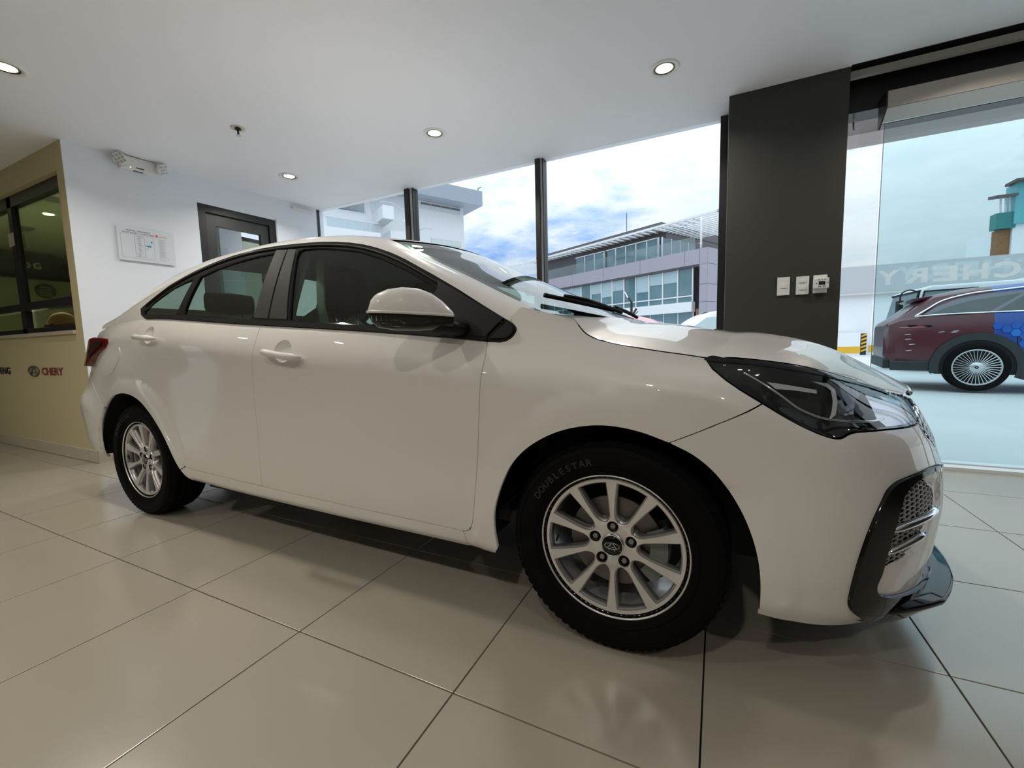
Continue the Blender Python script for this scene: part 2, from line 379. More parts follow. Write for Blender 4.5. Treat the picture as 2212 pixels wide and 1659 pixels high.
# rear part of the showroom (behind the camera)
m_rear = mat('rear_wall', (.55, .51, .45), .7)
struct(box('wall_back', (-13, 4.7, -9.2, -9, 0, H), m_rear))
wfl = MB(); wfl.box(-13.2, -13, -9, -6.7, 0, H); wfl.box(-13.2, -13, -5.9, 0, 0, H); wfl.box(-13.2, -13, -6.7, -5.9, 2.3, H)
struct(wfl.build('wall_far_left', m_rear))
w8 = struct(MB().box(-13.1, -13.04, -6.75, -6.68, 0, 2.3).box(-13.1, -13.04, -5.92, -5.85, 0, 2.3).build('window_8', m_black)); MB().box(-13.08, -13.072, -6.68, -5.92, 0, 2.3).build('pane', m_pane, w8)
# solid right side of the showroom
m_right = mat('right_wall', (.17, .16, .145), .6)
wr = MB().box(4.7, 4.9, -9, .05, 0, H); wr.box(2.80, 4.7, .05, .2, 0, H); struct(wr.build('wall_right', m_right))
fr_ = MB()
for y in (.10, 1.0, 1.84): fr_.box(2.72, 2.80, y-.03, y+.03, 0, H)
fr_.box(2.72, 2.80, .1, 1.86, H-.08, H); fr_.box(2.72, 2.80, .1, 1.86, 0, .05)
window_6 = struct(fr_.build('window_6', m_black)); MB().box(2.755, 2.763, .1, 1.86, .05, H-.08).build('pane', m_pane, window_6)

# glazed far wall
GY = 1.80
def mull(i, xl, xr, pane_to):
    m_ = MB().box(xl, xl+.55*(xr-xl), GY-.055, GY+.05, 0, H).build('window_%d' % i, m_black); struct(m_)
    MB().box(xl+.55*(xr-xl), xr-.012, GY-.03, GY+.05, 0, H).build('mullion_strip', m_alu, m_)
    MB().box(xr-.012, xr, GY-.04, GY+.05, 0, H).build('mullion_edge', m_black, m_)
    if pane_to: MB().box(xr, pane_to, GY-.004, GY+.004, .04, H).build('pane', m_pane, m_); MB().box(xr, pane_to, GY-.03, GY+.03, 0, .04).build('sill_rail', m_black, m_)
    return m_
mull(1, -4.345, -4.205, -2.832); mull(2, -2.832, -2.725, -1.292); mull(3, -1.292, -1.214, .258)
w4 = struct(MB().box(.258, .312, GY-.055, GY+.05, 0, H).build('window_4', m_black))
# entrance glazing right of the pillar
w7 = struct(MB().box(.998, 2.78, 1.70, 1.90, 0, .022).build('window_7', mat('threshold', (.78, .80, .80), .3)))
MB().box(.998, 2.75, 1.785, 1.80, .022, .03).build('track_rail', m_alu, w7)
MB().box(1.0, 1.262, 1.83, 1.838, .03, 2.42).build('pane', m_pane, w7)
MB().box(1.266, 2.75, 1.795, 1.803, .03, 2.42).build('pane', m_pane_t, w7)
MB().box(1.264, 1.2665, 1.794, 1.804, .03, 2.42).build('pane_edge', mat('glass_edge', (.30, .42, .42), .2), w7)
MB().tube([(1.10, 1.83, 2.41), (1.10, 1.82, 2.37), (1.10, 1.80, 2.345)], .006, 6).build('hook', m_alu, w7, smooth=True)
# blind casing over the entrance
bl = empty('blind_casing', (1.207, 1.6, 2.30)); tag(bl, 'long beige blind casing hanging over the glass entrance', 'blind')
def loc(o, root): o.location = -Vector(root.location); return o
def prof_x(prof, x0, x1): return MB().prism([(x0, y, z) for y, z in prof], (x1-x0, 0, 0))
loc(prof_x([(1.55, 2.352), (1.55, 2.452), (1.60, 2.46), (1.60, 2.352)], 1.212, 2.70).build('casing', mat('blind_beige', (.52, .48, .43), .5), bl), bl)
loc(prof_x([(1.55, 2.349), (1.60, 2.349), (1.66, 2.30), (1.63, 2.295)], 1.212, 2.70).build('lower_lip', mat('blind_lip', (.66, .70, .70), .3), bl), bl)
loc(prof_x([(1.545, 2.36), (1.55, 2.458), (1.70, 2.46), (1.70, 2.28), (1.68, 2.27)], 1.204, 1.212).build('end_cap', m_black, bl), bl)
loc(prof_x([(1.60, 2.36), (1.60, 2.455), (1.70, 2.455), (1.70, 2.31)], 1.212, 2.70).build('back_box', m_black, bl), bl)

# lettering on the entrance glass, meant to be read from outside
def glass_letters(y, x0, z, h, mat_, name, label, n):
    """reads towards -x when seen from inside, i.e. mirrored"""
    root = empty(name, (x0, y, z)); tag(root, label, 'lettering')
    pitch = .148
    for k, ch in enumerate('YREHC'):
        v, f = text_mb(ch, h/.7, .0006, bold=.004, sx=1.0)
        xs = [q[0] for q in v]; w = max(xs)-min(xs); x_ = min(xs)
        vv = [((1-(q[0]-x_)/w)*.120+k*pitch, -q[2], q[1]) for q in v]
        MB().add(vv, f).build('letter', mat_, root)
    return root
glass_letters(1.792, 1.272, 1.268, .092, vinyl_mat('vinyl_a', (.95, .98, 1), .75), 'window_lettering', 'frosted mirrored CHERY letters on the sliding glass pane', 0)
glass_letters(1.826, 1.385, 1.292, .092, vinyl_mat('vinyl_ghost', (.95, .98, 1), .55), 'window_lettering', 'fainter ghost reflection of the mirrored CHERY letters, modelled as a second set', 1)  # extra letters imitate the reflected double of the set above

# ceiling downlights
def downlight(x, y, label, energy=60):
    r = empty('ceiling_light', (x, y, H)); tag(r, label, 'light', 'round ceiling downlights')
    MB().lathe([(.062, .004), (.062, -.001), (.075, -.006), (.092, -.004), (.095, 0)], 32, 'z').build('trim_ring', m_white, r, smooth=True)
    MB().lathe([(.062, .004), (.056, .006), (.056, -.003), (.0615, -.003)], 32, 'z').build('black_ring', m_black, r, smooth=True)
    MB().lathe([(.056, -.001), (.050, .0)], 32, 'z').build('reflector', m_cone, r, smooth=True)
    MB().lathe([(.050, -.0005), (.0, -.0008)], 32, 'z').build('lamp', m_emit_warm, r)
    L = bpy.data.lights.new('downlight_beam', 'AREA'); L.shape = 'DISK'; L.size = .11; L.energy = energy; L.color = (1.0, .93, .83); L.spread = math.radians(145)
    lo = bpy.data.objects.new('downlight_beam', L); COL.objects.link(lo); lo.parent = r; lo.location = (0, 0, -.012)
    return r
LP = 11.5
downlight(-.065, .925, 'downlight in the ceiling nearest the dark pillar', LP)
downlight(-1.81, .905, 'middle downlight of the ceiling row above the car roof', LP)
downlight(-3.57, .92, 'downlight in the ceiling farthest along, near the wall door', LP)
downlight(-3.54, -.95, 'downlight cut off by the left edge of the picture', LP)
for x in (1.69,): downlight(x, .92, 'ceiling downlight outside the picture', LP)
for x in (-1.79,): downlight(x, -.95, 'ceiling downlight outside the picture', LP)
for x in (-5.3, -3.55, -1.8, -.05, 1.70): downlight(x, -2.85, 'ceiling downlight outside the picture', LP)
for x in (-5.3, -2.7, -.05): downlight(x, -5.6, 'ceiling downlight outside the picture', LP)

# sprinkler
sp = empty('sprinkler', (-3.07, .115, H)); tag(sp, 'small brass sprinkler head on the ceiling', 'sprinkler')
MB().lathe([(.0, .004), (.03, -.001), (.048, -.006), (.050, 0)], 24, 'z').build('cover_plate', mat('sprinkler_plate', (.62, .58, .5), .4), sp, smooth=True)
MB().lathe([(.0, -.004), (.022, -.004), (.022, -.012), (.0, -.012)], 16, 'z').build('seat', m_black, sp)
MB().tube([(0, 0, -.01), (0, 0, -.055)], .007, 8).build('stem', m_black, sp, smooth=True)
MB().lathe([(.0, -.053), (.018, -.055), (.020, -.058), (.0, -.060)], 12, 'z').build('deflector', m_alu, sp)

# emergency light on the white wall
em = empty('emergency_light', tuple(wpt(.46, 2.53))); tag(em, 'white twin-head emergency light under the ceiling on the white wall', 'light')
o_ = MB(); wbox(o_, .345, .60, 2.505, 2.612, 0, .065); ob_ = o_.build('housing', m_white, em, bevel=.008); loc(ob_, em)
o_ = MB(); wbox(o_, .43, .50, 2.5045, 2.512, .02, .05); loc(o_.build('vent', m_black, em, fix=True), em)
o_ = MB(); wbox(o_, .445, .5, 2.522, 2.530, .065, .0665); loc(o_.build('badge', m_black, em, fix=True), em)
for u, tw in ((.335, 1), (.615, -1)):
    c = Vector(wpt(u, 2.565, .085)); hd_ = MB().lathe([(0, -.028), (.030, -.026), (.052, 0), (.053, .022), (.049, .028), (0, .028)], 6, 'x').build('lamp_head', m_white, em, bevel=.004)
    hd_.location = c-Vector(em.location); hd_.rotation_euler = (.5, .35, -.65 if tw > 0 else .5)
    m_led = mat('led_panel', (.45, .45, .42), .3)
    lens = MB()
    for a in range(-1, 2):
        for b_ in range(-1, 2): lens.box(.0282, .0300, a*.026-.009, a*.026+.009, b_*.026-.009, b_*.026+.009)
    lo = lens.build('led_grid', m_led, hd_)
o_ = MB(); o_.lathe([(0, .0), (.004, .0), (.0, .003)], 8, 'x'); li = o_.build('indicator', mat('indicator', (1, .5, .3), .4, emit=(1, .5, .3), estr=3), em); li.location = Vector(wpt(.405, 2.52, .066))-Vector(em.location)
cb = MB().tube([wpt(.33, 2.606, .06), wpt(.45, 2.615, .05), wpt(.58, 2.60, .05)], .004, 6); loc(cb.build('cable', m_black, em, smooth=True), em)

# evacuation plan
pl = empty('evacuation_plan', tuple(wpt(.277, 1.73))); tag(pl, 'white framed floor plan notice MARESA - GRANADOS on the white wall', 'sign')
m_paper = mat('plan_paper', (.74, .78, .84), .35); m_ink = mat('ink', (.05, .05, .06), .6); m_grey = mat('ink_grey', (.42, .43, .47), .6)
def wface(v, f, u, z, d): return MB().add([wpt(u+q[0], z+q[1], d+q[2]) for q in v], f)
o_ = MB(); wbox(o_, .277, .687, 1.73, 2.022, .010, .017); loc(o_.build('board', m_paper, pl, fix=True), pl)
def ptext(t, u, z, h, m_, w=None, name='line_of_text'):
    v, f = text_mb(t, h/.7, .0003); xs = [q[0] for q in v]; k = w/(max(xs)-min(xs)) if w else 1
    loc(wface([((q[0]-min(xs))*k, q[1], q[2]) for q in v], f, u, z, .0175).build(name, m_, pl), pl)
ptext('MARESA - GRANADOS', .345, 1.985, .012, m_ink, .165); ptext('SHOW ROOM 1 - PLANTA BAJA', .315, 1.966, .012, m_ink, .225)
ptext('marina', .575, 1.968, .012, mat('ink_red', (.75, .14, .06), .5), .06)
def pbox(name, u0, u1, z0, z1, m_, d=.0175):
    o = MB(); wbox(o, u0, u1, z0, z1, d, d+.0006); loc(o.build(name, m_, pl, fix=True), pl)
o_ = MB().lathe([(0, .0), (.011, 0), (.011, .001), (0, .001)], 16, 'x'); lo = o_.build('logo_dot', mat('ink_red'), pl) if False else o_.build('logo_dot', MATS['ink_red'], pl); lo.location = Vector(wpt(.557, 1.974, .0175))-Vector(pl.location)
frm = MB()
for a in ((.30, .53, 1.755, 1.757), (.30, .53, 1.958, 1.9595), (.30, .3012, 1.755, 1.958), (.53, .5312, 1.755, 1.958)): wbox(frm, *a, .0175, .018)
loc(frm.build('frame_line', m_grey, pl, fix=True), pl)
plan = MB(); random.seed(3)
for a in ((.395, .465, 1.770, 1.7725), (.395, .465, 1.948, 1.9505), (.395, .397, 1.77, 1.95), (.463, .465, 1.77, 1.95), (.428, .4295, 1.77, 1.95)): wbox(plan, *a, .0175, .018)
for k in range(26):
    z_ = 1.775+k*.0066; u_ = .398+random.random()*.03; wbox(plan, u_, u_+.012+random.random()*.02, z_, z_+.0022, .0175, .018)
for a in ((.465, .505, 1.906, 1.9075), (.4845, .4855, 1.84, 1.906), (.465, .4855, 1.838, 1.84)): wbox(plan, *a, .0175, .018)
loc(plan.build('plan_drawing', m_grey, pl, fix=True), pl)
o_ = MB().add([wpt(.460, 1.873, .0182), wpt(.512, 1.883, .0182), wpt(.508, 1.862, .0182)], [(0, 2, 1)]); loc(o_.build('blue_arrow', mat('ink_blue', (.05, .33, .62), .5), pl), pl)
pbox('green_mark', .510, .522, 1.905, 1.917, mat('ink_green', (.08, .30, .12), .5))
leg = MB()
for k in range(22): wbox(leg, .565+.004*(k % 3), .62-.006*((k*7) % 4), 1.945-k*.0072, 1.947-k*.0072, .0175, .018)
loc(leg.build('legend', m_grey, pl, fix=True), pl)
bx_ = MB()
for a in ((.57, .635, 1.765, 1.7665), (.57, .635, 1.787, 1.7885), (.57, .5715, 1.765, 1.788), (.6335, .635, 1.765, 1.788)): wbox(bx_, *a, .0175, .018)
loc(bx_.build('legend_box', m_grey, pl, fix=True), pl)
# small closer rail at the end of the wall
cl = MB(); wbox(cl, 1.885, 2.14, 2.548, 2.572, 0, .035); tag(cl.build('cable_duct', m_white, bevel=.003), 'short white cable duct high on the wall beside the window', 'duct')

# brand lettering on the cream wall
def wall_text(t, x0, x1, z, h, m_, name, label, bold=.002):
    v, f = text_mb(t, h/.7, .002, bold); xs = [q[0] for q in v]; k = (x1-x0)/(max(xs)-min(xs))
    return tag(MB().add([((q[0]-min(xs))*k+x0, -.4425-q[2], z+q[1]) for q in v], f).build(name, m_), label, 'lettering')
wall_text('CHERY', -5.345, -4.90, .742, .066, mat('letter_red', (.22, .04, .045), .5), 'wall_lettering', 'dark red CHERY lettering low on the cream wall')
wall_text('FENG', -6.44, -6.105, .742, .066, mat('letter_navy', (.02, .02, .05), .5), 'wall_lettering', 'dark navy FENG lettering cut by the left picture edge')
def oval_logo(name, c, rx, rz, m_, parent=None):
    """open oval crossed by two legs that meet at the top"""
    r = MB(); k = 36; ring = [(c[0]+rx*math.cos(2*PI*i/k), c[1], c[2]+rz*math.sin(2*PI*i/k)) for i in range(k)]
    r.tube(ring, rz*.13, 6, closed=True)
    for sg in (-1, 1): r.tube([(c[0]+sg*rx*.62, c[1], c[2]-rz*.62), (c[0]+sg*rx*.10, c[1], c[2]+rz*.72)], rz*.16, 6)
    r.tube([(c[0]-rx*.42, c[1], c[2]-rz*.38), (c[0]+rx*.42, c[1], c[2]-rz*.38)], rz*.10, 6)
    return r.build(name, m_, parent, smooth=True)
tag(oval_logo('wall_emblem', (-5.52, -.446, .775), .115, .046, mat('emblem_grey', (.10, .11, .07), .4)), 'grey oval emblem on the cream wall left of the red lettering', 'emblem')

# switches on the pillar
def plate(x0, x1, z0, z1, label, rockers):
    r = empty('switch_plate', ((x0+x1)/2, 1.47, z0)); tag(r, label, 'switch')
    loc(MB().box(x0, x1, 1.462, 1.4695, z0, z1).build('face_plate', m_white, r, bevel=.002), r)
    for (a, b, c, d) in rockers: loc(MB().box(a, b, 1.4585, 1.463, c, d).build('rocker', m_white, r, bevel=.001), r)
    return r
plate(.638, .712, 1.208, 1.332, 'single light switch plate, leftmost on the dark pillar', [(.660, .695, 1.258, 1.284)])
plate(.749, .823, 1.206, 1.328, 'double light switch plate, middle one on the dark pillar', [(.768, .806, 1.286, 1.308), (.766, .804, 1.238, 1.260)])
ctl = empty('timer_control', (.885, 1.47, 1.209)); tag(ctl, 'white digital timer with dark display, rightmost on the pillar', 'timer')
loc(MB().box(.846, .922, 1.455, 1.4695, 1.209, 1.328).build('base_plate', m_white, ctl, bevel=.002), ctl)
loc(MB().box(.843, .930, 1.435, 1.457, 1.238, 1.306).build('front_cover', m_white, ctl, bevel=.003), ctl)
loc(MB().box(.872, .908, 1.4335, 1.4352, 1.262, 1.284).build('display', m_black, ctl), ctl)
for k, (a, b) in enumerate([(.874, 1.294), (.890, 1.2945), (.906, 1.295), (.860, 1.272), (.922, 1.274), (.873, 1.250), (.882, 1.2505), (.898, 1.251), (.907, 1.2515)]):
    loc(MB().lathe([(0, 0), (.0032, 0), (.0032, .002), (0, .002)], 8, 'y', c=(a, 1.4332, b)).build('button', m_black, ctl, fix=True), ctl)

# things seen in the office window
oc_ = MB().box(OX0, OX1-.05, -.295, .10, .95, 1.185).build('office_counter', mat('counter', (.12, .12, .10), .5)); tag(oc_, 'dark counter behind the interior window', 'counter')
cap = empty('cap', (-5.78, -.15, 1.187)); tag(cap, 'mustard yellow peaked cap lying on the interior window sill', 'cap')
m_cap = mat('cap_cloth', (.62, .30, .035), .8, noise=(60, .15))
_c = []
for i in range(9):
    t = i/8; _c.append([(.13*math.cos(a)*math.cos(t*PI/2)**.7, .105*math.sin(a)*math.cos(t*PI/2)**.7, .125*math.sin(t*PI/2)) for a in np.linspace(0, 2*PI, 25)])
co = MB().grid(np.array(_c), flip=True).build('crown', m_cap, cap, smooth=True); co.location = (.09, .0, .03); co.rotation_euler = (0, -.25, 0)
_b = []
for i in range(6):
    t = i/5; _b.append([(-.10-.20*t*math.cos(a)**.6 if math.cos(a) > 1e-6 else -.10, (.105+.01*t)*math.sin(a), .045-.02*t+.03*t*(math.sin(a)**2)*-.6) for a in np.linspace(-PI/2, PI/2, 17)])
bo = MB().grid(np.array(_b)).build('peak', m_cap, cap, smooth=True); bo.location = (.09, 0, 0); sm = bo.modifiers.new('s', 'SOLIDIFY'); sm.thickness = .006
MB().tube(crv([(.20, -.10, .03), (.24, 0, .05), (.20, .1, .03)], 6), .02, 8, flat=(1, .4)).build('strap', m_cap, cap, smooth=True)
def Xplate(name, X, y0, y1, z0, z1, m_, d=.04): return MB().box(X, X+d, y0, y1, z0, z1).build(name, m_)
sg = empty('sign_board', (-9.6, .65, 1.6)); tag(sg, 'dark sign board with pale letters seen through the interior window', 'sign')
b_ = MB().box(-9.62, -9.56, -.25, 1.14, 2.20, 2.50).build('board', m_offd, sg); loc(b_, sg)
m_sil = mat('sign_letter', (.85, .86, .75), .4)
for t_, y0, y1 in (('E', .30, .42), ('O', .70, .80), ('G', .83, .92)):
    v, f = text_mb(t_, .16/.7, .006, .006); xs = [q[0] for q in v]; k = (y1-y0)/(max(xs)-min(xs))
    loc(MB().add([(-9.55+q[2], (q[0]-min(xs))*k+y0, 2.29+q[1]*.62) for q in v], f).build('letter', m_sil, sg), sg)
for y_ in (.80, ): loc(MB().box(-9.60, -9.57, y_, y_+.03, 2.50, 2.555).build('hanger', m_offd, sg), sg)
m_pan = mat('office_panel', (.42, .45, .30), .6)
tag(MB().box(-9.75, -9.70, -.25, 2.55, 0, 2.14).build('display_panel', m_pan), 'pale green panel below the sign board behind the interior window', 'panel')
rd = empty('round_badge', (-9.69, .97, 1.96)); tag(rd, 'dark oval slatted badge on the panel seen through the interior window', 'badge')
MB().lathe([(0, 0), (.105, 0), (.12, .01), (.12, .03), (.105, .035), (0, .035)], 28, 'x').build('disc', m_offd, rd)
for k in range(4): MB().box(.035, .04, -.07, .07, -.07+k*.04, -.055+k*.04).build('slat', m_pan, rd)
oc = empty('office_ceiling_light', (-6.78, .195, H-.06)); tag(oc, 'small white ceiling lamp seen through the interior window', 'light')
MB().lathe([(0, -.012), (.042, -.01), (.05, 0)], 20, 'z').build('diffuser', mat('office_lamp', (1, 1, 1), .5, emit=(1, 1, .9), estr=6), oc)
pl_ = bpy.data.lights.new('office_bulb', 'AREA'); pl_.shape = 'DISK'; pl_.size = .09; pl_.energy = 90; pl_.spread = math.radians(100); pl_.color = (.95, 1.0, .78); po = bpy.data.objects.new('office_bulb', pl_); COL.objects.link(po); po.parent = oc; po.location = (0, 0, -.02)
sd = MB().lathe([(0, -.045), (.05, -.04), (.09, -.012), (.10, 0)], 20, 'z', c=(-7.78, .27, H-.06)).build('smoke_detector', m_offd, smooth=True); tag(sd, 'dark smoke detector on the office ceiling behind the interior window', 'detector')
st = MB().box(-4.66, -4.585, -.3775, -.376, 1.80, 2.10).build('sticker', mat('sticker_paper', (.45, .42, .34), .6)); tag(st, 'tall narrow paper sticker on the interior window glass', 'sticker')
bd = MB().lathe([(0, 0), (.055, 0), (.055, .004), (0, .004)], 20, 'y', c=(-4.66, -.381, 2.16)).build('round_sticker', m_black, fix=True); tag(bd, 'round black sticker at the top of the paper sticker', 'sticker')
cd = MB().box(-5.80, -5.68, -.416, -.412, 1.95, 2.07).build('tag_card', mat('tag_paper', (.55, .53, .45), .6)); tag(cd, 'small pale card taped to the interior window post', 'card')
# ================================================================== OUTSIDE
m_conc = mat('concrete_yard', (.56, .57, .57), .55, noise=(.8, .10), rnoise=(1.2, .15))
struct(box('ground', (-120, 120, 1.9, 160, -.4, -.03), m_conc))
struct(box('ground_side', (2.83, 120, .2, 1.9, -.4, -.031), m_conc))
m_ext = mat('white_render', (.80, .81, .84), .8); m_ext2 = mat('grey_fascia', (.50, .51, .53), .6)
m_yel = mat('yellow_paint', (.72, .42, .03), .6)
def e_sky(mb_): pass
# eave over the entrance
ev = MB().box(1.0, 3.0, 2.2, 2.5, 2.455, 3.1).build('trim_5', mat('eave', (.56, .47, .46), .7)); struct(ev)
# yellow dashes on the yard
for k, (x_, y_) in enumerate(((1.62, 4.55), (1.86, 4.5), (2.18, 4.42))):
    o = MB().add([(x_, y_, -.0285), (x_+.17, y_-.02, -.0285), (x_+.19, y_+.10, -.0285), (x_+.02, y_+.12, -.0285)], [(0, 1, 2, 3)]).build('road_marking', m_yel, None)
    tag(o, ['short yellow dash on the yard nearest the car grille', 'middle of three short yellow dashes on the yard', 'short yellow dash on the yard farthest from the car grille'][k], 'marking', 'yellow dashes on the yard')
# boundary wall
bw = empty('boundary_wall', (14, 23, 0)); tag(bw, 'tall white boundary wall with grey upper band behind the parked vehicles', 'wall')
loc(MB().box(4.2, 40, 23, 23.4, -.03, 2.78).build('lower_wall', m_ext, bw), bw)
loc(MB().box(4.2, 40, 22.9, 23.4, 2.78, 4.03).build('upper_band', m_ext2, bw), bw)
loc(MB().box(4.2, 40, 22.75, 22.9, 2.72, 2.80).build('ledge', mat('ledge', (.6, .57, .57), .6), bw), bw)
loc(MB().box(6.6, 40, 22.99, 23, .08, .40).build('yellow_stripe', m_yel, bw), bw)
lb = empty('low_block', (5.3, 22.6, 0)); tag(lb, 'low white block with yellow foot stripe by the pillar', 'wall')
loc(MB().box(4.2, 6.14, 22.4, 22.9, -.03, 1.0).build('block', m_ext, lb), lb); loc(MB().box(4.2, 6.15, 22.385, 22.4, .05, .36).build('yellow_stripe', m_yel, lb), lb)
hp = empty('hazard_post', (6.28, 22.5, 0)); tag(hp, 'black and yellow striped hazard post at the white wall', 'post')
loc(MB().box(6.18, 6.38, 22.45, 22.6, -.03, .95).build('post', m_black, hp), hp)
for k in range(5):
    z_ = .10+k*.17; loc(MB().add([(6.178, 22.445, z_), (6.382, 22.445, z_+.09), (6.382, 22.445, z_+.17), (6.178, 22.445, z_+.08)], [(0, 1, 2, 3)]).build('stripe', m_yel, hp), hp)
# teal building
tb = empty('teal_building', (19, 40, 0)); tag(tb, 'tall building with teal cladding, brick stair tower and flat roofs', 'building')
m_teal = mat('teal_clad', (.13, .42, .47), .4); m_teal2 = mat('teal_dark', (.03, .20, .20), .5); m_brick = mat('brick_wall', (.26, .13, .06), .85, noise=(6, .3), bump=(9, .4)); m_roofd = mat('roof_dark', (.10, .09, .09), .7)
loc(MB().box(17.70, 18.4, 40.2, 40.9, 0, 7.9).build('brick_tower', m_brick, tb), tb)
loc(MB().box(17.47, 18.45, 39.9, 40.7, 7.93, 9.0).build('teal_balcony', m_teal2, tb), tb)
loc(MB().box(18.36, 26, 40, 46, 0, 8.2).build('white_wall', m_ext, tb), tb)
loc(MB().box(18.30, 26, 39.8, 41, 8.15, 10.85).build('teal_upper', m_teal, tb), tb)
loc(MB().box(18.05, 26.4, 39.3, 40.6, 10.85, 11.02).build('upper_roof', m_roofd, tb), tb)
loc(prof_x([(39.5, 9.95), (39.5, 10.12), (40.6, 10.3), (40.6, 10.1)], 17.25, 18.3).build('canopy_roof', m_roofd, tb), tb)
for x_ in (17.7, 17.95, 18.15): loc(MB().tube([(x_, 40, 9), (x_-.1, 39.9, 10.0)], .05, 6).build('canopy_post', m_alu, tb), tb)
# ---- grey glass building, façade turned away to the left
E1 = np.array([-.881, .473]); E2 = np.array([.473, .881]); GC = np.array([-.436, 29.925])
def gp(u, z, d=0.0): p = GC+E1*u+E2*d; return np.array([p[0], p[1], z])
def gbox(mb_, u0, u1, z0, z1, d0, d1): o = gp(u0, z0, d0); return mb_.obox(o, gp(u1, z0, d0)-o, gp(u0, z0, d1)-o, (0, 0, z1-z0))
gb = empty('glass_building', tuple(gp(8, 0, 4))); tag(gb, 'grey panelled building with two rows of tall glass windows', 'building')
m_gpan = mat('grey_panel', (.36, .34, .40), .45); m_gdk = mat('grey_dark', (.10, .095, .11), .5); m_gwh = mat('white_metal', (.80, .81, .84), .4)
m_gglass = mat('building_glass', (.10, .20, .24), .06, spec=.9, noise=(.5, .6)); m_gin = mat('blind_fabric', (.40, .52, .58), .6)
def G_(name, m_, *b, par=None):
    o = MB(); gbox(o, *b); r = o.build(name, m_, par or gb, fix=True)
    if par is None: loc(r, gb)
    return r
G_('core', m_gdk, .6, 20, -.03, 6.9, 1.2, 12)
G_('penthouse', m_gdk, 4.3, 19.2, 6.9, 9.7, 1.6, 10)
G_('roof_fascia', m_gdk, 4.25, 19.2, 9.08, 9.75, .9, 10)
# grey band of cladding panels
us = [0.02, .6, 1.7, 5.48, 9.23, 12.97, 17.0, 20.0]
for a, b_ in zip(us[:-1], us[1:]): G_('cladding_panel', m_gpan, a+.015, b_-.015, 5.98 if a > .3 else 5.95, 7.0, 0, .5)
for a, b_ in zip([-.03, 2.3, 3.4, 4.6], [2.3, 3.4, 4.6, 5.95]): G_('cladding_panel', m_gpan, .02, .58, a+.012, b_-.012, 0, .6)
for k in range(3):
    for a, b_ in zip([-.03, 2.3, 3.4, 4.6, 5.95], [2.3, 3.4, 4.6, 5.95, 7.0]):
        o = MB(); p0 = gp(0, a+.012, .02+k*1.6); o.obox(p0, gp(0, a, .02+(k+1)*1.6-.03)-gp(0, a, .02+k*1.6), gp(.3, a, 0)-gp(0, a, 0), (0, 0, b_-a-.024)); loc(o.build('cladding_panel', m_gpan, gb, fix=True), gb)
G_('white_band', m_gwh, 1.22, 20, 2.8, 3.5, .15, .6)
G_('recess_wall', mat('recess_brick', (.40, .18, .12), .7), .6, 1.22, 2.4, 3.0, .7, .8)
G_('slab_edge', m_gdk, .6, 20, 5.86, 5.98, .1, 1.2)
lw = [1.26, 2.43, 3.67, 4.88, 6.11, 7.3, 8.53, 9.73, 10.94, 12.15, 13.43, 14.6, 15.8, 17.0]
for k, (a, b_) in enumerate(zip(lw[:-1], lw[1:])):
    w_ = G_('window', m_gwh, a-.035, a+.035, 3.5, 5.86, .28, .40)
    p_ = G_('pane', m_gglass, a+.035, b_-.035, 3.95, 5.86, .38, .40, par=w_)
    p_ = G_('pane', m_gglass, a+.035, b_-.035, 3.5, 3.89, .38, .40, par=w_)
    G_('transom', m_gwh, a, b_, 3.88, 3.96, .27, .40, par=w_)
    if k % 4 != 0: G_('roller_blind', m_gin, a+.05, b_-.05, 5.0 if k % 3 else 4.6, 5.84, .34, .37, par=w_)
uw = [4.49, 5.53, 6.56, 7.59, 8.63, 9.66, 9.9, 11.03, 12.24, 13.4]
for k, (a, b_) in enumerate(zip(uw[:-1], uw[1:])):
    if b_-a < .3: continue
    w_ = G_('window', m_gwh, a-.03, a+.03, 7.0, 8.66, .85, 1.0)
    G_('pane', m_gglass, a+.03, b_-.03, 7.0, 8.62, .95, .97, par=w_)
    G_('head', m_gwh, a, b_, 8.60, 8.66, .85, 1.0, par=w_)
for k in range(4):
    w_ = MB(); o0 = gp(4.2, 7.0, 1.0+k*1.15); w_.obox(o0, gp(4.2, 7, 1.08+k*1.15)-o0, gp(4.3, 7, 1.0+k*1.15)-o0, (0, 0, 1.65)); w_o = loc(w_.build('window', m_gwh, gb, fix=True), gb)
    w_ = MB(); o0 = gp(4.22, 7.0, 1.08+k*1.15); w_.obox(o0, gp(4.22, 7, 2.15+k*1.15)-o0, gp(4.26, 7, 1.08+k*1.15)-o0, (0, 0, 1.6)); w_.build('pane', m_gglass, w_o, fix=True)
# balustrade glass of the terrace
G_('balustrade', glass_mat('balustrade_glass', (.80, .88, .90), boost=.05), 1.0, 20, 7.0, 7.9, .10, .12)
# white sun-shade: beam, slats, posts
cn = gb
def K_(name, m_, *b): o = MB(); gbox(o, *b); return loc(o.build(name, m_, cn, fix=True), cn)
K_('front_beam', m_gwh, -.9, 24, 9.02, 9.17, -.35, -.2); K_('side_beam', m_gwh, -.9, -.75, 9.02, 9.17, -.35, 7)
for k in range(30): K_('slat', m_gwh, 1.0+k*.62, 1.12+k*.62, 9.04, 9.14, -.3, 1.2)
for k in range(12): K_('roof_slat', m_gwh, -.8, 4.2, 9.05, 9.12, .2+k*.5, .32+k*.5)
for u_, d_ in ((.62, .2), (.62, 5.0)): o = MB().tube([gp(u_, 7.0, d_), gp(u_, 9.1, d_)], .07, 8); loc(o.build('post', m_gwh, cn, smooth=True), cn)
for k in range(9): K_('far_slat', m_gwh, 19.2, 24, 9.03, 9.1, .2+k*.5, .3+k*.5)
an = MB().tube([gp(9.2, 9.7, 3), gp(9.2, 12.0, 3)], .03, 6); loc(an.build('antenna', m_gdk, gb), gb)
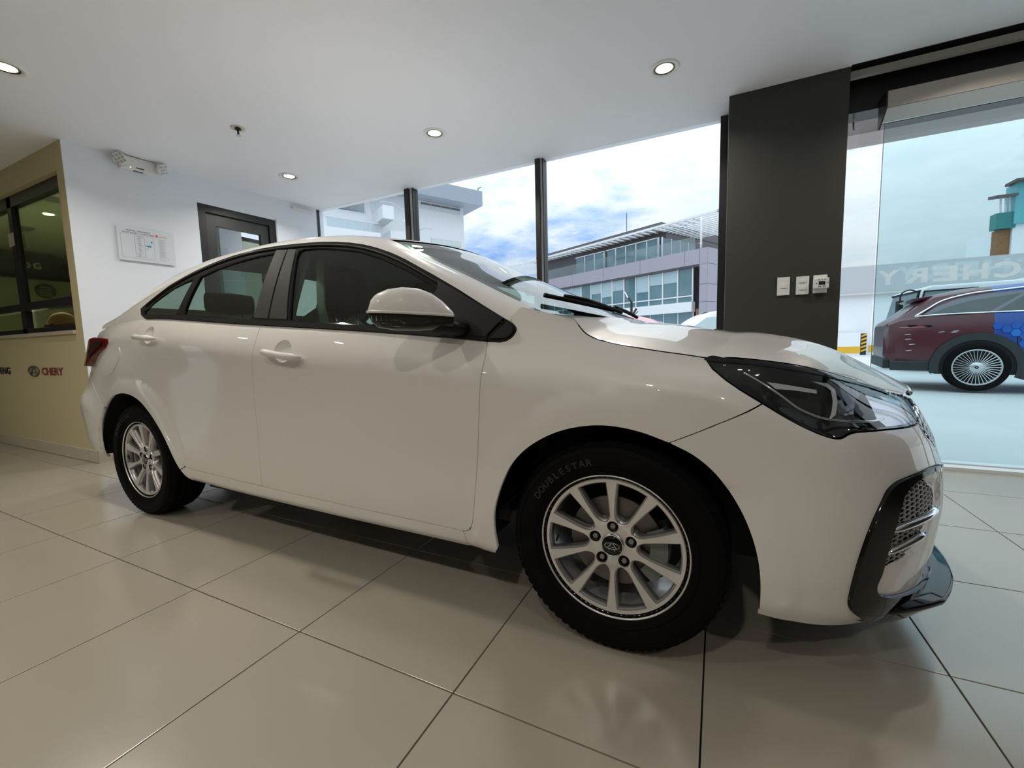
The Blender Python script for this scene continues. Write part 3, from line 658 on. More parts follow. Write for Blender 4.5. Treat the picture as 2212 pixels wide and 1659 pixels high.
G_('ground_glazing', m_gglass, 1.3, 20, .2, 2.8, .6, .65)
for k in range(8): G_('ground_mullion', m_gwh, 1.3+k*1.2, 1.36+k*1.2, .2, 2.8, .55, .62)
# ---- white building on the left
WC_ = np.array([.27, -2.067])+(np.array([-12.343, 18.351])-np.array([.27, -2.067]))*1.75
SC = 1.75
def sz(z): return .926+(z-.926)*SC
def bp_(u, z, d=0.0): p = WC_+E2*(u*SC)-np.array([.881, -.473])*(-d)*-1 if False else WC_+E2*(u*SC)+E1*d; return np.array([p[0], p[1], sz(z)])
def bbox(mb_, u0, u1, z0, z1, d0, d1): o = bp_(u0, z0, d0); return mb_.obox(o, bp_(u1, z0, d0)-o, bp_(u0, z0, d1)-o, (0, 0, sz(z1)-sz(z0)))
wbd = empty('white_building', tuple(bp_(-3, .4, 5)[:2])+(0,)); tag(wbd, 'white rendered building with grey flat roof and strip windows', 'building')
def B_(name, m_, *b, par=None):
    o = MB(); bbox(o, *b); r = o.build(name, m_, par or wbd, fix=True)
    return r if par else loc(r, wbd)
m_bl = mat('roof_fascia_grey', (.34, .38, .46), .5); m_wg = mat('pale_glass', (.62, .70, .72), .15)
B_('wall', m_ext, -5.35, .0, .39, 8.3, 0, 12); B_('wing_wall', m_ext, -16, -5.35, .39, 7.22, 0, 12)
B_('roof', m_bl, -9, .67, 8.27, 9.02, -1.6, 14)
B_('rear_wall', m_ext, -16, -5.35, 7.2, 8.3, 5, 12)
for (a, b_, z0, z1, n_) in ((-2.51, -.23, 7.88, 8.19, 4), (-2.0, -.23, 6.18, 6.47, 3)):
    for k in range(n_):
        u0 = a+(b_-a)*k/n_; u1 = a+(b_-a)*(k+1)/n_
        w_ = B_('window', m_alu, u0, u1, z0, z1, -.06, .0); p_ = B_('pane', m_wg, u0+.02, u1-.02, z0+.02, z1-.02, -.08, -.05, par=w_)
        if z0 > 7: B_('shade', m_gdk, u0+.02, u1-.02, z1-.10, z1-.01, -.10, -.06, par=w_)
B_('stair_door', m_wg, -5.06, -4.53, 7.3, 7.78, -.06, 0)
B_('landing', m_ext, -4.95, -4.42, 6.75, 7.33, -2.2, 0); B_('landing_soffit', mat('soffit', (.55, .57, .58), .7), -4.93, -4.44, 6.73, 6.75, -2.2, 0); B_('stair_wall', m_ext, -4.5, -3.2, .39, 6.35, -1.6, 0)
rl = MB().tube([bp_(-5.11, 7.3, -2.2), bp_(-4.94, 7.47, -2.2), bp_(-4.43, 7.47, -2.2), bp_(-3.2, 6.88, -2.2)], .03, 6); loc(rl.build('handrail', m_alu, wbd, smooth=True), wbd)
for u_, z_ in ((-4.9, 7.47), (-4.5, 7.47), (-4.2, 7.36), (-3.6, 7.07)): loc(MB().tube([bp_(u_, z_, -2.2), bp_(u_, z_-.14, -2.15)], .02, 5).build('rail_post', m_alu, wbd), wbd)
lmp = MB().tube([bp_(-2.72, 6.68, -.1), bp_(-2.66, 6.75, -.5), bp_(-2.5, 6.80, -.8), bp_(-2.1, 6.79, -.8)], .035, 6); loc(lmp.build('wall_lamp', m_alu, wbd, smooth=True), wbd)
B_('terrace_balustrade', glass_mat('balustrade_glass', (.8, .88, .9)), -6.63, -5.42, 7.22, 7.6, -.3, -.27); B_('terrace_post', m_alu, -5.43, -5.36, 7.2, 7.85, -.3, .1)
cmr = MB().tube([bp_(.45, 9.02, -1.5), bp_(.45, 9.15, -1.5), bp_(.66, 9.26, -1.5)], .04, 6); loc(cmr.build('roof_camera', m_gdk, wbd, smooth=True), wbd)
# glass railing in front of the white building
rg = wbd
for k in range(6):
    o = MB(); bbox(o, -7.5+k*.36, -7.5+k*.36+.345, 5.9, 6.31, -3.0, -2.97); loc(o.build('glass_panel', glass_mat('balustrade_glass', (.8, .88, .9)), rg, fix=True), rg)
    loc(MB().tube([bp_(-7.5+k*.36, 5.8, -3), bp_(-7.5+k*.36, 6.32, -3)], .025, 6).build('post', m_alu, rg), rg)
loc(MB().tube([bp_(-7.6, 6.33, -3), bp_(-5.33, 6.31, -3)], .035, 6).build('top_rail', m_alu, rg), rg)
struct(MB().add([bp_(-16, 5.9, -3.2), bp_(-5.3, 5.9, -3.2), bp_(-5.3, .39, -3.2), bp_(-16, .39, -3.2), bp_(-16, 5.9, 0), bp_(-5.3, 5.9, 0)], [(3, 2, 1, 0), (0, 1, 5, 4)]).build('wall_terrace', m_ext))
# porch seen through the glazed door
struct(box('wall_porch', (-9, -4.9, 1.1, 1.2, 0, 1.2), m_ext))
struct(box('ceiling_porch', (-6.2, -4.62, .63, 2.05, 2.9, 3.1), m_ext))
struct(MB().box(-6.15, -5.85, 1.55, 1.85, -.03, 2.9).build('wall_column', m_ext2))
pr = empty('porch_railing', (-6.5, 2, 0)); tag(pr, 'thin metal railing seen through the glazed door', 'railing')
for z_ in (1.86, 1.6): loc(MB().tube([(-6.6, .7, z_), (-6.4, 4, z_)], .012, 6).build('bar', m_alu, pr), pr)
for k in range(5): loc(MB().tube([(-6.6+.05*k, .8+.8*k, 0), (-6.6+.05*k, .8+.8*k, 1.86)], .012, 6).build('post', m_alu, pr), pr)
# street lamp
sl = empty('street_lamp', (-2.6, 14, 0)); tag(sl, 'black lamp post with angled white lamp head in the yard', 'lamp')
loc(MB().tube([(-2.6, 14, -.03), (-2.6, 14, 2.31), (-2.82, 14, 2.62)], .045, 8).build('pole', m_black, sl), sl)
loc(MB().tube([(-2.72, 13.96, 2.46), (-2.84, 13.96, 2.68)], .05, 8, flat=(1, .5)).build('lamp_head', m_white, sl), sl)
loc(MB().tube([(-2.6, 14, 1.75), (-2.42, 14, 2.06)], .04, 8).build('arm', m_black, sl), sl)
# ================================================================== body surfaces of the sedan (x forward, y across, z up; metres)
def nat_basis(k):
    # returns function B(x)->(n,len(k)) natural cubic spline cardinal basis
    k=np.asarray(k,float); n=len(k); h=np.diff(k)
    A=np.zeros((n,n)); Rm=np.zeros((n,n)); A[0,0]=A[-1,-1]=1
    for i in range(1,n-1):
        A[i,i-1]=h[i-1]; A[i,i]=2*(h[i-1]+h[i]); A[i,i+1]=h[i]
        Rm[i,i-1]=6/h[i-1]; Rm[i,i+1]=6/h[i]; Rm[i,i]=-6/h[i-1]-6/h[i]
    M=np.linalg.solve(A,Rm); I=np.eye(n)
    def B(x):
        x=np.atleast_1d(np.asarray(x,float)); i=np.clip(np.searchsorted(k,x)-1,0,n-2)
        H=h[i][:,None]; a=((k[i+1]-x)[:,None])/H; b=1-a
        return a*I[i]+b*I[i+1]+((a**3-a)*M[i]+(b**3-b)*M[i+1])*H*H/6
    return B
def her_basis(k):
    k=np.asarray(k,float); n=len(k); I=np.eye(n); D=np.zeros((n,n)); h=np.diff(k)
    D[0]=(I[1]-I[0])/h[0]; D[-1]=(I[-1]-I[-2])/h[-1]
    for i in range(1,n-1):
        D[i]=((I[i]-I[i-1])/h[i-1]*h[i]+(I[i+1]-I[i])/h[i]*h[i-1])/(h[i-1]+h[i])
    def B(x):
        x=np.atleast_1d(np.asarray(x,float)); i=np.clip(np.searchsorted(k,x)-1,0,n-2)
        H=h[i][:,None]; t=np.clip((x-k[i])[:,None]/H,-.5,1.5)
        return (2*t**3-3*t**2+1)*I[i]+(t**3-2*t**2+t)*H*D[i]+(-2*t**3+3*t**2)*I[i+1]+(t**3-t**2)*H*D[i+1]
    return B
def lin(x,pts):
    return float(np.interp(x,[p[0] for p in pts],[p[1] for p in pts]))
def spl(pts):
    pts=sorted(pts); B=nat_basis([p[0] for p in pts]); v=np.array([p[1] for p in pts])
    return lambda x: B(x)@v
# ---------------------------------------------------------------- lower body ring
zbelt=spl([(-3.6,1.06),(-3.3,1.075),(-2.9,1.098),(-2.47,1.103),(-2.0,1.069),(-1.5,1.028),(-1.0,.989),(-.5,.944),(-.3,.922),(0,.888),(.24,.862)])
wbelt=spl([(-3.6,.70),(-3.3,.75),(-3.05,.785),(-2.9,.805),(-2.47,.843),(-2.0,.862),(-1.5,.868),(-1.0,.868),(-.5,.866),(-.3,.86),(0,.838),(.24,.80)])
# side columns: x, widths rows r0..r6(crease) relative shape
SX=[-3.05,-2.64,-2.2,-1.55,-.95,-.42,0.0,.30]
WM={-3.05:.904,-2.64:.909,-2.2:.91,-1.55:.9125,-.95:.9125,-.42:.909,0.0:.902,.30:.888}
WC={-3.05:.842,-2.64:.886,-2.2:.906}
def side_col(x):
    zb=float(zbelt(x)[0]); m=WM[x]
    zc=zb-(.128 if x<-.3 else (.118 if x<.2 else .12))
    zs=lin(x,[(-3.05,.33),(-2.2,.322),(-1.5,.303),(-.45,.288),(0,.28),(.3,.28)])
    z0=lin(x,[(-3.05,.28),(-2.2,.248),(-1.5,.230),(-.45,.216),(0,.21),(.3,.205)])
    zz=[z0,z0+.3*(zs-z0),zs,zs+.10,zs+.24,zc-.17,zc,zc+.022,zb]
    ww=[m-.058,m-.040,m-.028,m-.021,m-.021,m-.011-(.018 if x<-3 else 0),WC.get(x,m),WC.get(x,m)-.003,float(wbelt(x)[0])]
    return [(x,w,z) for w,z in zip(ww,zz)]
CP=[]
# rear, centre -> corner
RZ=[.30,.32,.36,.46,.62,.74,.93,.955]
RB=np.array([(-3.70,0),(-3.68,.35),(-3.635,.60),(-3.56,.745),(-3.45,.832),(-3.30,.88)])
RI=[.05,.03,.018,.008,0,.045,.09,.095,.135]
RTOP=[1.06,1.06,1.062,1.064,1.068,1.074]
_t=np.gradient(RB,axis=0); _t[0]=(0,1); _t/=np.linalg.norm(_t,axis=1)[:,None]; RN=np.stack([-_t[:,1],_t[:,0]],1)
for i in range(6):
    c=[RB[i]-RN[i]*d for d in RI]
    CP.append([(p[0],max(p[1],0) if i else 0,z) for p,z in zip(c,RZ+[RTOP[i]])])
for x in SX: CP.append(side_col(x))
FZ=[.20,.225,.28,.37,.47,.57,.675,.70]
FP=[
 [(.44,.84),(.445,.856),(.45,.866),(.455,.872),(.455,.873),(.455,.868),(.45,.857),(.447,.85),(.43,.752)],
 [(.56,.785),(.57,.803),(.578,.815),(.585,.823),(.587,.824),(.585,.815),(.575,.80),(.57,.79),(.54,.69)],
 [(.65,.70),(.665,.72),(.675,.735),(.682,.745),(.685,.748),(.68,.735),(.667,.715),(.66,.70),(.625,.60)],
 [(.735,.60),(.75,.62),(.76,.637),(.768,.65),(.772,.655),(.765,.64),(.747,.615),(.738,.60),(.70,.50)],
 [(.80,.49),(.815,.505),(.825,.52),(.833,.53),(.838,.535),(.83,.52),(.805,.49),(.795,.475),(.757,.385)],
 [(.845,.355),(.862,.37),(.872,.38),(.88,.39),(.885,.395),(.876,.385),(.845,.36),(.835,.345),(.80,.275)],
 [(.873,.18),(.89,.187),(.902,.195),(.91,.2),(.915,.2),(.905,.195),(.872,.18),(.862,.172),(.828,.137)],
 [(.885,0),(.90,0),(.912,0),(.92,0),(.925,0),(.915,0),(.882,0),(.872,0),(.838,0)],
]
FTOP=[.85,.822,.792,.77,.755,.745,.738,.735]
for c,zt in zip(FP,FTOP):
    z=[a for a in FZ]; z[0]={0:.195,1:.178}.get(FP.index(c),.165); z[1]=z[0]+.035
    CP.append([(x,w,zz) for (x,w),zz in zip(c,z+[zt])])
CP=np.array(CP)  # C x 9 x 3 (x,w,z)
# row 9: upper extension (hood cut / into greenhouse)
R9=[]
for i,c in enumerate(CP):
    x,w,z=c[8]
    if x<-.5 or x>.35: dx,dw,dz=0,.03,.02
    elif x<-.3: dx,dw,dz=0,.042,.12
    else: dx,dw,dz=0,.06,.055
    if x<-3.1: dx,dw,dz=.03,.04,.012
    if x>.35: dx,dw,dz=-.03,.03,.012
    R9.append((x+dx,max(w-dw,0),z+dz))
CP=np.concatenate([CP,np.array(R9)[:,None,:]],1)
_d=np.linalg.norm(np.diff(CP[:,4,:2],axis=0),axis=1)
_s=np.r_[0,np.cumsum(_d)]; _i0=6+SX.index(0.0); SK=_s-_s[_i0]
for j,x in enumerate(SX): pass
TK=np.array([0,.4,1,2,3,4,5,5.25,6.6,7.4])
BS=nat_basis(SK); BT=her_basis(TK)
def flare(x,z):
    f=0
    for cx in (0.0,-2.65):
        r=np.hypot(x-cx,z-.315); f=f+.010*(1-np.clip((r-.375)/.10,0,1)**2)*(r<.48)
    return f
def S(s,t):
    s,t=np.broadcast_arrays(np.atleast_1d(s).astype(float),np.atleast_1d(t).astype(float))
    P=np.einsum('ni,nj,ijk->nk',BS(s),BT(t),CP)
    return P
def Sz(s,z):
    s,z=np.broadcast_arrays(np.atleast_1d(s).astype(float),np.atleast_1d(z).astype(float))
    R=np.einsum('ni,ijk->njk',BS(s),CP); lo=np.full(s.shape,-.3); hi=np.full(s.shape,7.6)
    for _ in range(34):
        m=(lo+hi)/2; zz=np.einsum('nj,nj->n',BT(m),R[:,:,2]); up=zz<z; lo=np.where(up,m,lo); hi=np.where(up,hi,m)
    P=np.einsum('nj,njk->nk',BT((lo+hi)/2),R)
    P[:,2]=z
    P[:,1]=P[:,1]+flare(P[:,0],P[:,2])
    return P*np.array([1,-1,1])
# ---------------------------------------------------------------- greenhouse side  y=-wG(x,z)
def wG(x,z):
    x=np.asarray(x,float); d=np.maximum(np.asarray(z,float)-zbelt(x),-.03)
    return wbelt(x)-.30*d-.36*d*d
def G(x,z):
    x,z=np.broadcast_arrays(np.atleast_1d(x).astype(float),np.atleast_1d(z).astype(float))
    return np.stack([x,-wG(x,z),z],1)
# ================================================================== THE CAR
car = empty('sedan_car', (0, 0, 0)); tag(car, 'white four-door sedan on the showroom floor', 'car')
m_paint = mat('white_paint', (.76, .74, .71), .38, coat=1, coat_rough=.015, spec=.4)
m_gblk = mat('gloss_black', (.004, .004, .005), .07, spec=.42)
m_mblk = mat('matt_black', (.006, .006, .007), .55, spec=.25)
m_rub = mat('tyre_rubber', (.004, .004, .0045), .7, spec=.08, bump=(400, .08))
m_chrome = mat('chrome', (.86, .87, .90), .07, metal=1)
m_rim = mat('rim_silver', (.80, .79, .78), .28, metal=.75, coat=.3)
m_rimd = mat('rim_shadow', (.20, .20, .20), .4, metal=.7)
m_int = mat('interior_cloth', (.022, .023, .022), .85); m_intg = mat('interior_grey', (.30, .33, .28), .8); m_head = mat('headliner', (.24, .26, .22), .9)
m_cglass = glass_mat('side_glass', (.44, .56, .50)); m_wglass = glass_mat('windscreen_glass', (.62, .74, .70)); m_lens = glass_mat('lamp_lens', (.90, .92, .93))

FARCH = [(-.372, .248), (-.376, .298), (-.374, .376), (-.362, .423), (-.341, .479), (-.307, .542), (-.263, .59), (-.197, .637), (-.131, .667), (-.073, .682), (-.026, .688), (.031, .686), (.09, .675), (.161, .651), (.219, .622), (.272, .576), (.307, .527), (.335, .477), (.355, .427), (.37, .371), (.379, .313), (.384, .249), (.388, .20)]
RARCH = [(-3.10, .285), (-3.088, .335), (-3.081, .435), (-3.062, .513), (-3.008, .599), (-2.90, .664), (-2.781, .693), (-2.705, .699), (-2.616, .69), (-2.535, .662), (-2.465, .612), (-2.398, .547), (-2.331, .47), (-2.273, .377), (-2.237, .312), (-2.211, .278), (-2.191, .25)]
FDF = [(-.399, .932), (-.397, .877), (-.405, .796), (-.416, .702), (-.431, .582), (-.438, .533), (-.447, .453), (-.458, .364), (-.468, .318), (-.486, .290), (-.508, .282)]
BG = [(-1.513, 1.031), (-1.515, .975), (-1.522, .922), (-1.528, .88), (-1.541, .825), (-1.557, .713), (-1.561, .657), (-1.566, .566), (-1.570, .417), (-1.572, .359), (-1.574, .33), (-1.574, .307)]
RDR = [(-2.50, 1.104), (-2.54, 1.05), (-2.565, 1.0), (-2.575, .955), (-2.578, .88), (-2.562, .813), (-2.508, .738), (-2.429, .636), (-2.357, .55), (-2.292, .473), (-2.242, .41), (-2.217, .375), (-2.190, .337)]
SILL = [(-.508, .282), (-.646, .286), (-.883, .290), (-1.155, .296), (-1.472, .302), (-1.574, .306), (-1.818, .312), (-2.007, .319), (-2.129, .324), (-2.190, .332)]
HCUT = [(-.129, .998), (-.111, .975), (-.089, .951), (-.06, .934), (-.017, .92), (.063, .902), (.139, .888), (.176, .882), (.234, .872)]
HLT = [(.232, .866), (.24, .873), (.293, .869), (.372, .863), (.451, .853), (.533, .839), (.633, .816), (.757, .786), (.83, .763), (.93, .742), (.962, .733)]     # headlight upper edge
HLB = [(.873, .682), (.797, .682), (.705, .685), (.631, .687), (.597, .687), (.564, .676), (.55, .675), (.518, .683), (.488, .696), (.441, .721), (.379, .759), (.327, .791), (.293, .814), (.258, .842)]
RAIL = [(-.34, 1.0), (-.428, 1.05), (-.533, 1.111), (-.662, 1.18), (-.806, 1.253), (-.883, 1.287), (-.963, 1.317), (-1.044, 1.342), (-1.127, 1.361), (-1.209, 1.375), (-1.294, 1.386), (-1.378, 1.393), (-1.464, 1.398), (-1.553, 1.402), (-1.64, 1.404), (-1.728, 1.403), (-1.816, 1.398), (-1.904, 1.389), (-1.994, 1.376), (-2.085, 1.358), (-2.178, 1.336), (-2.273, 1.309), (-2.374, 1.277), (-2.477, 1.233), (-2.567, 1.194), (-2.627, 1.167)]
TIP = [(-.338, 1.0), (-.314, .983), (-.304, .969), (-.308, .952), (-.329, .934), (-.352, .929)]
zb = lambda x: float(zbelt(x)[0])
belt = lambda a, b, n=24, d=0.0: [(x_, zb(x_)+d) for x_ in np.linspace(a, b, n)]

def handle_dish(c, rx, rz): return [(c[0]+rx*math.cos(a), c[1]+rz*math.sin(a)) for a in np.linspace(0, 2*PI, 29)[:-1]]
HF = (-1.325, .903); HR = (-2.395, 1.001)
GAP = .0017
fender_poly = crv(FDF)+[(-.497, .224), (-.44, .216), (-.392, .218)]+crv(FARCH[:14])+[(.163, .653), (.232, .686), (.295, .717), (.379, .759), (.327, .791), (.293, .814), (.258, .842)]+crv(HCUT[::-1])+[(-.17, 1.008), (-.297, 1.042), (-.336, 1.004)]+crv(TIP)
fdoor_poly = crv(FDF)+SILL[1:6]+crv(BG)[::-1]+belt(-1.50, -.41)
rdoor_poly = crv(BG)+SILL[6:]+crv(RDR)[::-1]+belt(-2.47, -1.53)
BCUT = [(-3.008, .599), (-3.10, .70), (-3.25, .765), (-3.47, .80), (-3.70, .81)]
quart_poly = [(-2.196, .332)]+crv(RDR)[::-1][1:]+belt(-2.53, -3.28)+[(-3.45, 1.067), (-3.62, 1.062), (-3.62, .81)]+crv(BCUT)[::-1][6:]+crv(RARCH[4:15])
rocker_poly = SILL+[(-2.196, .330), (-2.236, .312), (-2.211, .278), (-2.191, .252), (-2.13, .249), (-1.9, .241), (-1.5, .231), (-1.0, .224), (-.5, .2175), (-.497, .224)]
rbump_poly = crv(BCUT)[:-3]+[(-3.95, .815), (-4.366, .815), (-4.366, .31), (-3.9, .303), (-3.5, .296), (-3.3, .288)]+crv(RARCH[:5])
FRO = [(.963, .565), (.863, .574), (.787, .570), (.738, .565), (.702, .558), (.676, .545), (.652, .514), (.629, .474), (.605, .405), (.594, .344), (.592, .292), (.595, .261), (.606, .241), (.64, .212), (.690, .180), (.728, .158)]
FRI = [(.945, .563), (.90, .565), (.844, .564), (.778, .555), (.743, .542), (.72, .525), (.712, .509), (.698, .477), (.675, .402), (.665, .335), (.658, .306), (.664, .288), (.685, .271), (.72, .258), (.779, .247), (.86, .240), (.97, .240)]
GRL = [(.873, .683), (.884, .654), (.93, .625), (.975, .597), (1.02, .57), (1.10, .50), (1.2, .44), (1.35, .41), (1.53, .405)]
fbump_poly = [(.163, .653), (.232, .686), (.295, .717), (.379, .759)]+crv(HLB[:11])[::-1][1:]+crv(GRL)+[(1.53, .245), (1.2, .243), (1.0, .242)]+[(.99, .30), (.985, .45), (.975, .555)]+crv(FRO)+[(.70, .166), (.62, .176), (.53, .187), (.46, .196), (.388, .203)]+crv(FARCH[13:])[::-1]

def side_panel(name, poly, m_, fmap=None, res=.022, holes=(), both=True, gap=GAP, off=0.0, parent=None, thick=.014, lab=None):
    r = []
    for sd_ in ((1, -1) if both else (1,)):
        p = Panel().add(fmap or Sz, inset(poly, gap), res, holes, sd_, thick, off); o = p.build(name, m_, parent or car)
        if lab: o['label'] = lab
        r.append(o)
    return r
side_panel('front_fender', fender_poly, m_paint)
dishF = handle_dish((HF[0]-.01, HF[1]+.012), .052, .046); dishR = handle_dish((HR[0]-.006, HR[1]+.012), .05, .044)
def dish_map(c, rx, rz, dep):
    def f(a, b):
        P = Sz(a, b); d = np.clip(1-((a-c[0])/rx)**2-((b-c[1])/rz)**2, 0, 1); P[:, 1] += dep*d**.6; return P
    return f
fd = side_panel('front_door', fdoor_poly, m_paint, holes=[dishF]); rd_ = side_panel('rear_door', rdoor_poly, m_paint, holes=[dishR])
for doors, c, dish in ((fd, HF, dishF), (rd_, HR, dishR)):
    rx, rz = (.052, .046) if c is HF else (.05, .044); cc = (c[0]-.01, c[1]+.012) if c is HF else (c[0]-.006, c[1]+.012)
    for o, sd_ in zip(doors, (1, -1)):
        Panel().add(dish_map(cc, rx, rz, .012), dish, .008, side=sd_, thick=0).build('handle_recess', m_paint, o)
        L = .235 if c is HF else .215; sl_ = -.125 if c is HF else -.075
        t_ = np.linspace(-.5, .5, 15); xs_ = c[0]+t_*L; zs_ = c[1]+t_*L*sl_; P = Sz(xs_, zs_); lift = .012+.026*np.clip(1-(2*np.abs(t_))**4, 0, 1)
        pts = P.copy(); pts[:, 1] -= lift; pts[:, 1] *= sd_
        rr = .0165*np.clip(1-(2*np.abs(t_))**7, .25, 1)*np.interp(t_, [-.5, .0, .5], [.95, .82, 1.0])
        MB().tube(pts, rr, 14, flat=(1.0, 1.0)).build('door_handle', m_paint, o, smooth=True)
side_panel('quarter_panel', quart_poly, m_paint)
side_panel('rocker_panel', rocker_poly, m_paint, res=.016)
p = Panel()
for sd_ in (1, -1): p.add(Sz, inset(rbump_poly, GAP), .022, side=sd_)
p.build('rear_bumper', m_paint, car)
p = Panel()
for sd_ in (1, -1): p.add(Sz, inset(fbump_poly, GAP), .018, side=sd_)
p.build('front_bumper', m_paint, car)
# upper part of the quarter (C-pillar)
RLX = [(-2.273, 1.309), (-2.37, 1.287), (-2.50, 1.246), (-2.65, 1.205), (-2.85, 1.157), (-3.05, 1.118), (-3.25, 1.098)]
cp_poly = belt(-3.26, -2.50)+[(-2.542, 1.109), (-2.593, 1.13), (-2.63, 1.162)]+RAIL[21:][::-1][1:]+crv(RLX)[1:]
side_panel('rear_pillar', cp_poly, m_paint, G, gap=-.001, thick=0)
# ---- roof frame strip from the A-pillar foot over the roof to the boot
RLN = [(-.34, 1.0), (-.428, 1.05), (-.533, 1.111), (-.662, 1.18), (-.806, 1.253), (-.883, 1.287), (-.963, 1.317), (-1.044, 1.342), (-1.209, 1.375), (-1.378, 1.393), (-1.553, 1.402), (-1.728, 1.403), (-1.904, 1.389), (-2.085, 1.358), (-2.273, 1.309), (-2.45, 1.262), (-2.65, 1.205), (-2.85, 1.157), (-3.05, 1.118), (-3.25, 1.098)]
EN = [(-.301, .72, 1.046), (-.38, .70, 1.081), (-.47, .68, 1.124), (-.60, .652, 1.188), (-.74, .625, 1.253), (-.83, .606, 1.295), (-.93, .588, 1.34), (-1.045, .567, 1.394), (-1.22, .56, 1.434), (-1.40, .56, 1.454), (-1.56, .56, 1.463), (-1.73, .56, 1.466), (-1.95, .56, 1.462), (-2.18, .562, 1.449), (-2.42, .565, 1.42), (-2.62, .575, 1.378), (-2.82, .59, 1.318), (-3.0, .605, 1.255), (-3.16, .62, 1.20), (-3.30, .635, 1.155)]
_k = np.arange(len(RLN)); BQ = nat_basis(_k)
RLA = np.array(RLN); ENA = np.array(EN)
def Ecur(q): return BQ(q)@ENA
def strip_pts(q, w):
    q, w = np.broadcast_arrays(np.atleast_1d(q).astype(float), np.atleast_1d(w).astype(float))
    r = BQ(q)@RLA; x_, z_ = r[:, 0], r[:, 1]; A = np.stack([x_, -wG(x_, z_), z_], 1); E_ = BQ(q)@ENA; E_ = E_*np.array([1, -1, 1])
    gz = (wG(x_, z_+.002)-wG(x_, z_-.002))/.004; tA = np.stack([0*x_, -gz, 1+0*x_], 1)
    D = E_-A; L = np.linalg.norm(D, axis=1)[:, None]
    tA = tA-0*D; tA /= np.linalg.norm(tA, axis=1)[:, None]
    front = np.clip((7.2-q)/3, 0, 1)[:, None]; back = np.clip((q-14)/3, 0, 1)[:, None]
    tE = np.array([0, 1, .16])*(1-front)*(1-back)+np.array([.30, .85, .10])*front+np.array([-.2, .95, .12])*back; tE /= np.linalg.norm(tE, axis=1)[:, None]
    # keep the first tangent inside the plane that leads to E (sloping pillars)
    tA = .55*tA+.45*D/L; tA /= np.linalg.norm(tA, axis=1)[:, None]
    w = w[:, None]; m1 = tA*L*1.0; m2 = tE*L*1.0
    return (2*w**3-3*w**2+1)*A+(w**3-2*w**2+w)*m1+(-2*w**3+3*w**2)*E_+(w**3-w**2)*m2
def loft(name, fn, qs, ws, m_, parent=None, side=1, flip=False, panel=None, build=True):
    Q, Wd = np.meshgrid(qs, ws, indexing='ij'); sh = Q.shape; a, b = Q.ravel(), Wd.ravel(); ep = 1e-3
    P = fn(a, b); n_ = np.cross(fn(a+ep, b)-fn(a-ep, b), fn(a, b+ep)-fn(a, b-ep)); n_ /= np.linalg.norm(n_, axis=1)[:, None]+1e-12
    if flip: n_ = -n_
    if side == -1: P = P*np.array([1, -1, 1]); n_ = n_*np.array([1, -1, 1])
    pn = panel or Panel(); pn.grid(P.reshape(*sh, 3), n_.reshape(*sh, 3), flip=(not flip) ^ (side == -1))
    return pn.build(name, m_, parent or car) if build else pn
for sd_ in (1, -1): loft('roof_side_rail', strip_pts, np.linspace(-.12, 19, 115), np.linspace(0, 1, 15), m_paint, side=sd_, flip=True)
# ---- windscreen, roof, rear window, boot lid across the car
def across(edge, bx, cz, pw=2.0):
    def f(q, e_):
        q, e_ = np.broadcast_arrays(np.atleast_1d(q).astype(float), np.atleast_1d(e_).astype(float))
        E_ = edge(q); k = 1-np.abs(e_)**pw
        return np.stack([E_[:, 0]+bx(q)*k, e_*E_[:, 1], E_[:, 2]+cz(q)*k], 1)
    return f
ip = lambda xs, ys: (lambda q: np.interp(q, xs, ys))
def sm_ip(xs, ys): B_s = nat_basis(xs); y_ = np.array(ys, float); return lambda q: B_s(q)@y_
bxE = sm_ip([0, 2, 4, 7, 9, 11.5, 14, 16, 18, 19], [.20, .168, .14, .10, .055, .0, -.07, -.10, -.10, -.09])
czE = sm_ip([0, 2, 4, 7, 9, 11.5, 14, 16, 18, 19], [-.012, .0, .012, .030, .030, .028, .025, .020, .012, .010])
top = across(Ecur, bxE, czE)
ETA = np.linspace(-1, 1, 49)
loft('windscreen', lambda q, e_: top(q, e_)-np.array([0, 0, .004]), np.linspace(-.6, 6.85, 40), np.linspace(-.985, .985, 49), m_wglass)
loft('windscreen_band', lambda q, e_: top(q, e_)-np.array([0, 0, .010]), np.linspace(6.5, 6.95, 4), np.linspace(-.99, .99, 49), m_gblk)
loft('roof', top, np.linspace(7.0, 14.0, 50), ETA, m_paint)
loft('rear_window', lambda q, e_: top(q, e_)-np.array([0, 0, .004]), np.linspace(14.1, 18.2, 24), np.linspace(-.985, .985, 33), m_wglass)
for s_ in (-1, 1):
    loft('glass_edge', lambda q, e_: top(q, s_*(.925+.06*e_))-np.array([0, 0, .007]), np.linspace(-.3, 6.85, 40), np.linspace(0, 1, 4) if s_ > 0 else np.linspace(0, 1, 4), mat('glass_frit', (.05, .05, .048), .25))
BED = np.array([(-3.16, .62, 1.20), (-3.30, .640, 1.152), (-3.40, .655, 1.112), (-3.49, .655, 1.072)]); BB_ = nat_basis(np.arange(4))
bt = across(lambda q: BB_(q)@BED, sm_ip([0, 1, 2, 3], [-.10, -.11, -.12, -.125]), sm_ip([0, 1, 2, 3], [.012, .012, .014, .022]), 2.4)
pn = loft('boot_lid', bt, np.linspace(-.3, 3, 18), ETA, m_paint, build=False)
for sd_ in (1, -1): pn.add(Sz, [(-3.62, 1.058), (-3.62, .815), (-4.366, .815), (-4.366, 1.056)], .03, side=sd_)
pn.build('boot_lid', m_paint, car)
